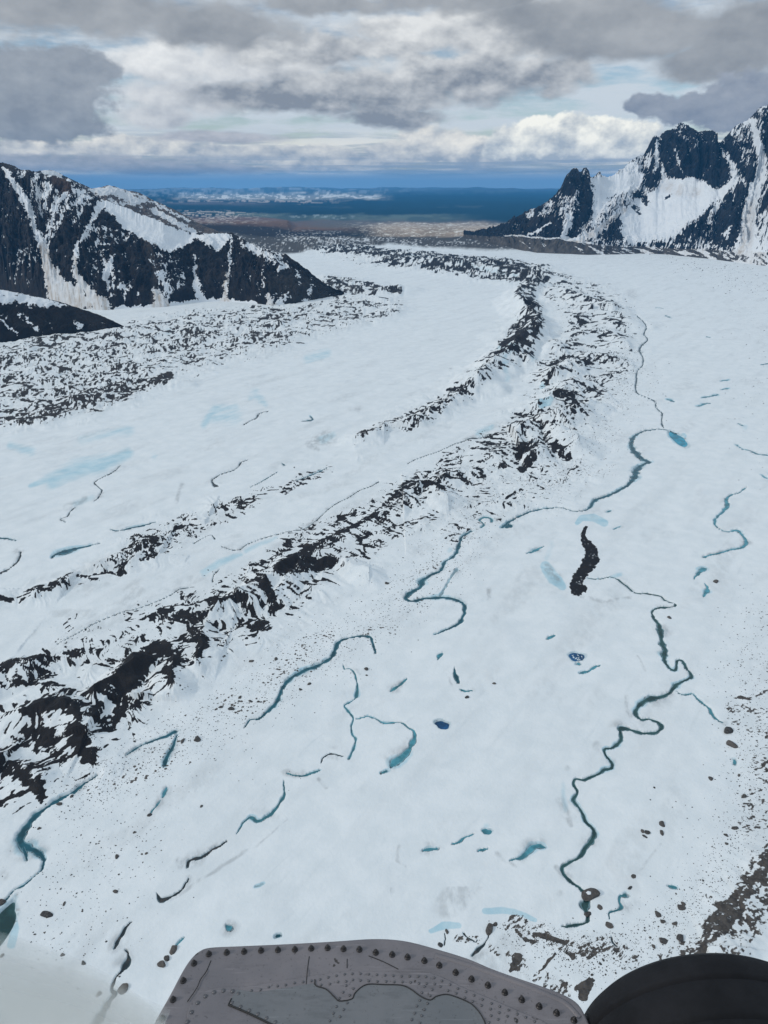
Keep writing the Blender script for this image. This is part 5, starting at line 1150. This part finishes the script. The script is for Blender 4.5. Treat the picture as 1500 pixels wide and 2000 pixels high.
# gravel too fine to count: one object
GV, GF = [], []; base_me = []
for mm in SMALL[:3]:
    bm = bmesh.new(); bmesh.ops.create_icosphere(bm, subdivisions=1, radius=1)
    vv = np.array([v.co[:] for v in bm.verts]) * np.array([1.2, .9, .6]); ff = np.array([[v.index for v in f.verts] for f in bm.faces]); bm.free(); base_me.append((vv, ff))
rg = np.random.default_rng(5); cnt = 0; off_ = 0
for chain, spread, num in [([(930,1000),(860,1110),(740,1210),(560,1320),(380,1430),(240,1500),(120,1560)],60,2600),([(1000,960),(1120,900),(1210,780),(1240,680)],60,1100),([(1490,1180),(1460,1350),(1480,1500),(1440,1640),(1370,1760),(1280,1840),(1150,1870)],60,1900),
        ([(250,1600),(100,1800)],110,330),([(1000,1830),(1100,1850),(1150,1900)],40,500),([(700,1210),(560,1290)],60,200),([(1480,560),(1480,900)],70,160),([(1300,505),(1500,560)],30,260)]:
    for _ in range(num):
        i = rg.integers(len(chain) - 1); t = rg.random()
        x = chain[i][0] + (chain[i + 1][0] - chain[i][0]) * t + rg.normal() * spread * .6; y = chain[i][1] + (chain[i + 1][1] - chain[i][1]) * t + rg.normal() * spread * .5
        a = at(x, y); k = relief_at(*a)
        if CARV[k] > 0.05: continue
        sl = math.hypot(math.hypot(*a), CAMZ) / FPX
        s = (0.45 + 0.75 * rg.random() ** 3) * sl; z = ground_z(*a)
        vv, ff = base_me[cnt % 3]; an = rg.random() * 6.28; ca, sa = math.cos(an), math.sin(an)
        w = vv * s * (.8 + .4 * rg.random()); 
        GV.append(np.stack([w[:, 0] * ca - w[:, 1] * sa + a[0], w[:, 0] * sa + w[:, 1] * ca + a[1], w[:, 2] + z + .1 * s], 1)); GF.append(ff + off_); off_ += len(vv); cnt += 1
tag(link('gravel', np_mesh('gravel', np.concatenate(GV), np.concatenate(GF)), BM), 'fine dark gravel sprinkled over the snow beside the moraines', 'gravel', kind='stuff')

# ================================================================== the aircraft we look out of
ac = link('light_aircraft', None); ac.location = (0.1, 0.2, CAMZ - 1.2)
tag(ac, 'light aircraft seen from its window: grey riveted ski, black tyre and milky window edge', 'aircraft')
def child(name, me, mat, parent=ac, loc=None):
    o = link(name, me, mat, parent)
    w = Matrix.Translation(loc) if loc is not None else Matrix.Identity(4)
    pw = Matrix.Translation(ac.location) if parent is ac or parent.parent is ac else Matrix.Identity(4)
    o.matrix_parent_inverse = Matrix.Translation(ac.location).inverted() if parent is ac else Matrix.Identity(4)
    o.matrix_basis = w
    return o
ZP = CAMZ - 1.2
def plate_pts(pts, z): return [Vector((*at(x, y, z), z)) for x, y in pts]
def smooth_line(pts, n=6): return [tuple(p) for p in spline(pts, n=n)]
def slab(name, outline, z, th, bev=0.0):
    P = plate_pts(outline, z); bm = bmesh.new()
    vs = [bm.verts.new(p) for p in P]; f = bm.faces.new(vs)
    if f.normal.z < 0: f.normal_flip()
    bm.normal_update()
    if f.normal.z < 0: f.normal_flip()
    r = bmesh.ops.extrude_face_region(bm, geom=[f]); top = [v for v in r['geom'] if isinstance(v, bmesh.types.BMVert)]
    for v in vs: v.co.z -= th
    bmesh.ops.recalc_face_normals(bm, faces=bm.faces)
    if bev:
        te = [e for e in bm.edges if e.verts[0] in top and e.verts[1] in top]
        bmesh.ops.bevel(bm, geom=te, offset=bev, segments=3, affect='EDGES', profile=.5)
    me = bpy.data.meshes.new(name); bm.to_mesh(me); bm.free()
    me.polygons.foreach_set('use_smooth', [len(p.vertices) < 5 and abs(p.normal.z) > .05 and abs(p.normal.z) < .999 for p in me.polygons]); return me
def metal(name, c1, c2, rough=.5):
    m, nt, b = new_mat(name); P = objco()
    n = noise(P, 7, 6, .6); n2 = noise(vscale(P, 1, 3, 1), 26, 5, .65); n3 = noise(P, 170, 3, .6)
    c = mixc(sstep(n, .32, .68), c1, c2)
    c = mixc(sstep(n2, .52, .72) * .28, c, tuple(v * .55 for v in c1))
    c = mixc(sstep(n3, .60, .70) * .35, c, (0.045, 0.043, 0.045))
    st_ = noise(vscale(P, 2.2, 9, 1), 3.0, 6, .68); c = mixc(sstep(st_, .54, .70) * .4, c, tuple(v * .5 for v in c1))
    sp_ = noise(P, 55, 2, .5); c = mixc(sstep(sp_, .70, .74) * .8, c, (0.03, 0.026, 0.022))
    sc2 = noise(vscale(P, 1, 22, 1), 9, 3, .5); c = mixc(sstep(sc2, .64, .68) * .25, c, tuple(min(1, v * 1.5) for v in c2))
    c = mixc(sstep(noise(P, 3.3, 5, .6), .56, .68) * .3, c, (0.155, 0.125, 0.130))
    setin(b, 'Base Color', c); b.inputs['Metallic'].default_value = .25; setin(b, 'Roughness', sstep(n, .1, .9) * .2 + rough)
    b.inputs['Specular IOR Level'].default_value = .35
    bump(b, n * 6 + n2 * .5 + n3 * .35, .35, .0012); return m
M1 = metal('weathered_grey_metal', (0.185, 0.174, 0.188), (0.250, 0.228, 0.240)); M2 = metal('blue_grey_metal', (0.162, 0.170, 0.182), (0.205, 0.208, 0.220))
mk, nt, b = new_mat('dark_steel'); setin(b, 'Base Color', mixc(noise(objco(), 160, 3), (.022, .021, .024), (.075, .068, .066))); b.inputs['Metallic'].default_value = .5; b.inputs['Roughness'].default_value = .38
ml, nt, b = new_mat('light_rivet'); setin(b, 'Base Color', mixc(noise(objco(), 120, 3), (.10, .10, .11), (.17, .165, .175))); b.inputs['Metallic'].default_value = .4; b.inputs['Roughness'].default_value = .38
mg, nt, b = new_mat('seam_dark'); setin(b, 'Base Color', mixc(noise(objco(), 90, 3), (.012, .012, .014), (.03, .028, .027))); b.inputs['Roughness'].default_value = .6
outer = smooth_line([(250, 2110), (298, 2003), (330, 1945), (356, 1896), (372, 1872), (388, 1857), (410, 1849), (470, 1846), (560, 1842), (650, 1837), (730, 1832), (790, 1836), (850, 1851), (912, 1870), (960, 1890), (1010, 1908), (1060, 1925), (1105, 1943), (1130, 1960), (1145, 1985), (1155, 2010), (1172, 2060), (1190, 2120)], 5) + [(1190, 2400), (150, 2400)]
ski = child('ski', slab('ski', outer, ZP, .035, .004), M1)
ski['label'] = 'weathered riveted grey metal ski'
inner = [(345, 2080), (363, 2000), (367, 1973), (378, 1953), (397, 1937), (417, 1929), (437, 1927), (483, 1926), (533, 1917), (600, 1907), (650, 1899), (683, 1896), (733, 1897), (790, 1898), (838, 1900), (870, 1911), (900, 1926), (960, 1951), (1020, 1977), (1068, 1999), (1120, 2050)]
cover = child('cover_plate', slab('cover_plate', smooth_line(inner, 5) + [(1120, 2380), (300, 2380)], ZP + .0022, .0022, .0012), M1, ski)
panelL = [(540, 2003), (530, 1999), (500, 1985), (446, 1961), (448, 1955), (463, 1932), (500, 1938), (560, 1929), (612, 1920), (617, 1926), (637, 1932), (653, 1947), (663, 1955), (687, 1951), (693, 1940), (707, 1927), (722, 1922), (750, 1923), (783, 1924), (801, 1931), (822, 1946), (840, 1953), (852, 1946), (870, 1942), (888, 1946), (918, 1959), (933, 1973), (943, 1988), (948, 2002), (952, 2040), (950, 2100), (560, 2100)]
hatch = child('access_panel', slab('access_panel', panelL, ZP + .0032, .0010, .0005), M2, ski)
def tube_me(name, pts, r, n=6):
    V = []; F = []; P = [Vector(p) for p in pts]
    for i, p in enumerate(P):
        d = (P[min(i + 1, len(P) - 1)] - P[max(i - 1, 0)]).normalized(); s = d.cross(Vector((0, 0, 1))).normalized(); u = s.cross(d)
        for k in range(n):
            a = 2 * math.pi * k / n; V.append(tuple(p + (s * math.cos(a) + u * math.sin(a)) * r))
    return np_mesh(name, np.array(V), grid_faces(len(P), n, wrap=True))
for line, rr_w in (([(615, 1913), (617, 1925), (637, 1932), (653, 1947), (663, 1955), (687, 1951), (693, 1940), (707, 1927), (722, 1922), (750, 1923), (783, 1924), (801, 1931), (822, 1946), (840, 1953), (852, 1946), (870, 1942), (888, 1946), (918, 1959), (933, 1973), (943, 1988), (948, 2003), (950, 2060)], .0010),
                   ([(446, 1962), (490, 1981), (535, 2003), (600, 2033)], .0016), ([(452, 1950), (446, 1962)], .0010)):
    child('seam', tube_me('seam', [(*at(x, y, ZP + .0034), ZP + .0034) for x, y in smooth_line(line, 4)], rr_w), mg, ski)
for line in ([(412, 1876), (403, 1897), (392, 1912), (384, 1930), (366, 1956)], [(604, 1868), (601, 1890), (598, 1922)], [(678, 1873), (678, 1891)], [(720, 1867), (748, 1878), (778, 1893)]):
    child('scratch', tube_me('scratch', [(*at(x, y, ZP + (.0002 if y < 1896 else .0023)), ZP + (.0002 if y < 1896 else .0023)) for x, y in smooth_line(line, 4)], .0007, 5), mg, ski)
# folded rim along the right edge
child('edge_fold', tube_me('edge_fold', [(*at(x, y, ZP - .0035), ZP - .0035) for x, y in smooth_line([(850, 1868), (912, 1886), (985, 1912), (1060, 1941), (1105, 1962), (1132, 1990)], 4)], .0055, 8), M1, ski)
def lathe(name, prof, n=14):
    V = []
    for r, z in prof:
        for k in range(n): V.append((r * math.cos(2 * math.pi * k / n), r * math.sin(2 * math.pi * k / n), z))
    F = grid_faces(len(prof), n, wrap=True)
    return np_mesh(name, np.array(V), F)
boltm = lathe('bolt', [(.0, 0), (.0075, 0), (.0078, .0006), (.0070, .0022), (.0048, .0030), (.0050, .0075), (.0042, .0092), (.0028, .0100), (.0026, .0115), (.0018, .0124), (0, .0127)], 12)
rivm = lathe('rivet', [(0.0, 0), (.0030, 0), (.0030, .0006), (.0024, .0019), (.0012, .0026), (0, .0028)], 12)
bigriv = lathe('rivet', [(0.0, 0), (.0048, 0), (.0048, .0008), (.0038, .0024), (.0020, .0032), (0, .0034)], 14)
def setb(name, me, mat, x, y, z):
    if not me.materials: me.materials.append(mat)
    o = child(name, me, None, ski); o.location = (*at(x, y, z), z); o.rotation_euler = (0, 0, random.Random(x * 7 + y).uniform(0, 1)); o.scale = (.70,) * 3 if me is boltm else (.68,) * 3; o['group'] = 'bolts and rivets of the ski'; return o
for x, y in [(408,1864),(443,1861),(477,1859),(510,1857),(543,1856),(576,1855),(608,1853),(640,1852),(671,1854),(702,1855),(734,1861),(766,1865),(796,1870),(829,1877),(858,1886),(890,1900),(921,1913),(953,1925),(986,1939),(1019,1953),(1053,1966),(1087,1979),(1121,1993),(379,1882),(358,1916),(338,1953),(317,1990)]:
    setb('bolt', boltm, mk, x, y, ZP)
inp = lambda x, y: ZP + .0022
RV = [(491,1935),(509,1933),(525,1928),(542,1926),(558,1924),(575,1920),(592,1918),(608,1916),(625,1913),(641,1909),(657,1906),(673,1903),(688,1902),(704,1902),(720,1903),(736,1904),(752,1905),(768,1906),(784,1907),(800,1907),(817,1907),(832,1908),(848,1910),(863,1916),(879,1923),(894,1931),(910,1937),(926,1944),(942,1952),(960,1960),(976,1966),(993,1973),(1010,1981),(1027,1987),(1044,1995),
 (627,1924),(644,1922),(660,1918),(676,1917),(689,1914),(704,1915),(720,1916),(737,1917),(754,1917),(770,1918),(786,1918),(802,1919),(818,1921),(833,1921),(849,1922),(860,1927),(875,1935),(891,1940),(908,1949),(923,1956),(940,1964),(958,1971),(975,1978),(991,1985),(1007,1993),
 (676,1925),(690,1931),(670,1938),(683,1944),(663,1950),(678,1959),(657,1966),(671,1972),(651,1979),(664,1986),(644,1994),(829,1927),(844,1933),(824,1939),(840,1945),(820,1954),(835,1960),(814,1965),(829,1972),(810,1979),(824,1984),(804,1992),(820,1998),(959,1984),(973,1991),(955,1997)]
for x, y in RV: setb('rivet', rivm, ml, x, y, ZP + (.0032 if in_poly(np.array([x * 1.]), np.array([y * 1.]), panelL)[0] else .0022))
for x, y in [(366,1996),(374,1977),(386,1959),(401,1946),(418,1938),(436,1935),(454,1936),(466,1941),(453,1959),(470,1967),(487,1974),(504,1981),(521,1989),(538,1997)]:
    setb('rivet', bigriv, ml, x, y, ZP + .0022)
# wheel
ZW = CAMZ - 1.27; cxy = at(1366, 2002, ZW); RW = .206
m, nt, b = new_mat('tyre_rubber'); P = objco(); n = noise(P, 14, 5, .6); n2 = noise(P, 300, 3, .6)
setin(b, 'Base Color', mixc(sstep(n, .3, .7), (0.0060, 0.0066, 0.0090), (0.014, 0.0145, 0.018))); b.inputs['Roughness'].default_value = .8; b.inputs['Specular IOR Level'].default_value = .25; bump(b, n2, .5, .0006); TY = m
prof = [(RW * .55, .018), (RW * .62, .004), (RW * .78, -.002), (RW * .90, .004), (RW * .965, .016), (RW * .995, .034)]
y_ = .050
prof += [(RW, .046), (RW, .050), (RW * .98, .0525), (RW * .98, .0555), (RW * 1.003, .058), (RW * 1.005, .075), (RW * 1.006, .106), (RW * .985, .1085), (RW * .985, .112), (RW * 1.006, .1145), (RW * 1.005, .140), (RW * 1.002, .162), (RW * .98, .1645), (RW * .98, .168), (RW * .999, .1705), (RW * .99, .186), (RW * .96, .202), (RW * .90, .214), (RW * .78, .220), (RW * .62, .214), (RW * .55, .200)]
V = []; N_ = 160
for r, d in prof:
    for k in range(N_): a = 2 * math.pi * k / N_; V.append((r * math.sin(a), .0 - d, r * math.cos(a)))
wheel = link('wheel', None, None, ac); wheel.location = Vector((cxy[0], cxy[1], ZW)) - ac.location; wheel.rotation_euler = (0, 0, R(-3))
ty = link('tyre', np_mesh('tyre', np.array(V), grid_faces(len(prof), N_, wrap=True)[:, ::-1]), TY, wheel); ty['label'] = 'black rubber tyre with round grooves'
prof = [(.0, .03), (.03, .03), (.035, .045), (RW * .40, .05), (RW * .50, .02), (RW * .56, .015), (RW * .56, .205), (RW * .50, .2), (RW * .4, .17), (.035, .175), (.03, .19), (0, .19)]
V = []
for r, d in prof:
    for k in range(48): a = 2 * math.pi * k / 48; V.append((r * math.sin(a), -d, r * math.cos(a)))
link('rim', np_mesh('rim', np.array(V), grid_faces(len(prof), 48, wrap=True)[:, ::-1]), M1, wheel)
# translucent window edge for the pale corner band, milkiest face-on
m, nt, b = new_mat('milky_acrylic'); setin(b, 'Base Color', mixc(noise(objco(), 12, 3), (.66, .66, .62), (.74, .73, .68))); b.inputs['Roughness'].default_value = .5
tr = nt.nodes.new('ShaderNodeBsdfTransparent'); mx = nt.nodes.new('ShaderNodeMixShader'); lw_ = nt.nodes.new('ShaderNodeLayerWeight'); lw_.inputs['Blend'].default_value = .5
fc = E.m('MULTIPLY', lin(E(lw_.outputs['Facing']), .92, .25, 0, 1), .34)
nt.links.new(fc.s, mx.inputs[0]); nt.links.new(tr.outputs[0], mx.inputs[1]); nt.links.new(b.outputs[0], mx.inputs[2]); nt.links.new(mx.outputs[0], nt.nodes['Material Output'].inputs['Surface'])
def on_ray(x, y, d): v = Vector(pix_dir(x, y)).normalized(); return Vector((0, 0, CAMZ)) + v * d
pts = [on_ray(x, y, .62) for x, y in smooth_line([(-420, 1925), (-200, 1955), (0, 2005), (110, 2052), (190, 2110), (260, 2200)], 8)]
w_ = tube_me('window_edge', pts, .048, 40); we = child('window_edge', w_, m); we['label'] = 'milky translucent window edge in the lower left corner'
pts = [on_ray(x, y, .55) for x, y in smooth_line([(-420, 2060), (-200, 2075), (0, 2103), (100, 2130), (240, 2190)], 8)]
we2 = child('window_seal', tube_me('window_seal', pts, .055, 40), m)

# ================================================================== air
HTOP = max(max(v.co.z for v in o.data.vertices) for o in scene.objects if o.name.startswith('mountain')) + 15
print('HTOP', HTOP, 'ground', float(Zf.min()))
hb = bpy.data.meshes.new('haze'); bm = bmesh.new(); bmesh.ops.create_cube(bm, size=1)
for v in bm.verts: v.co = Vector((v.co.x * 146000, v.co.y * 146000, -420 if v.co.z < 0 else HTOP))
bm.to_mesh(hb); bm.free()
m = bpy.data.materials.new('haze_air'); m.use_nodes = True; nt = m.node_tree; nt.nodes.clear(); E.nt = nt
pv = nt.nodes.new('ShaderNodeVolumePrincipled'); pv.inputs['Density'].default_value = 1.9e-5; pv.inputs['Color'].default_value = (0.12, 0.49, 1.0, 1); pv.inputs['Anisotropy'].default_value = 0.0
mo = nt.nodes.new('ShaderNodeOutputMaterial'); nt.links.new(pv.outputs[0], mo.inputs['Volume'])
tag(link('haze', hb, m), 'thin blue air over the glacier and the plain', 'haze', kind='stuff')
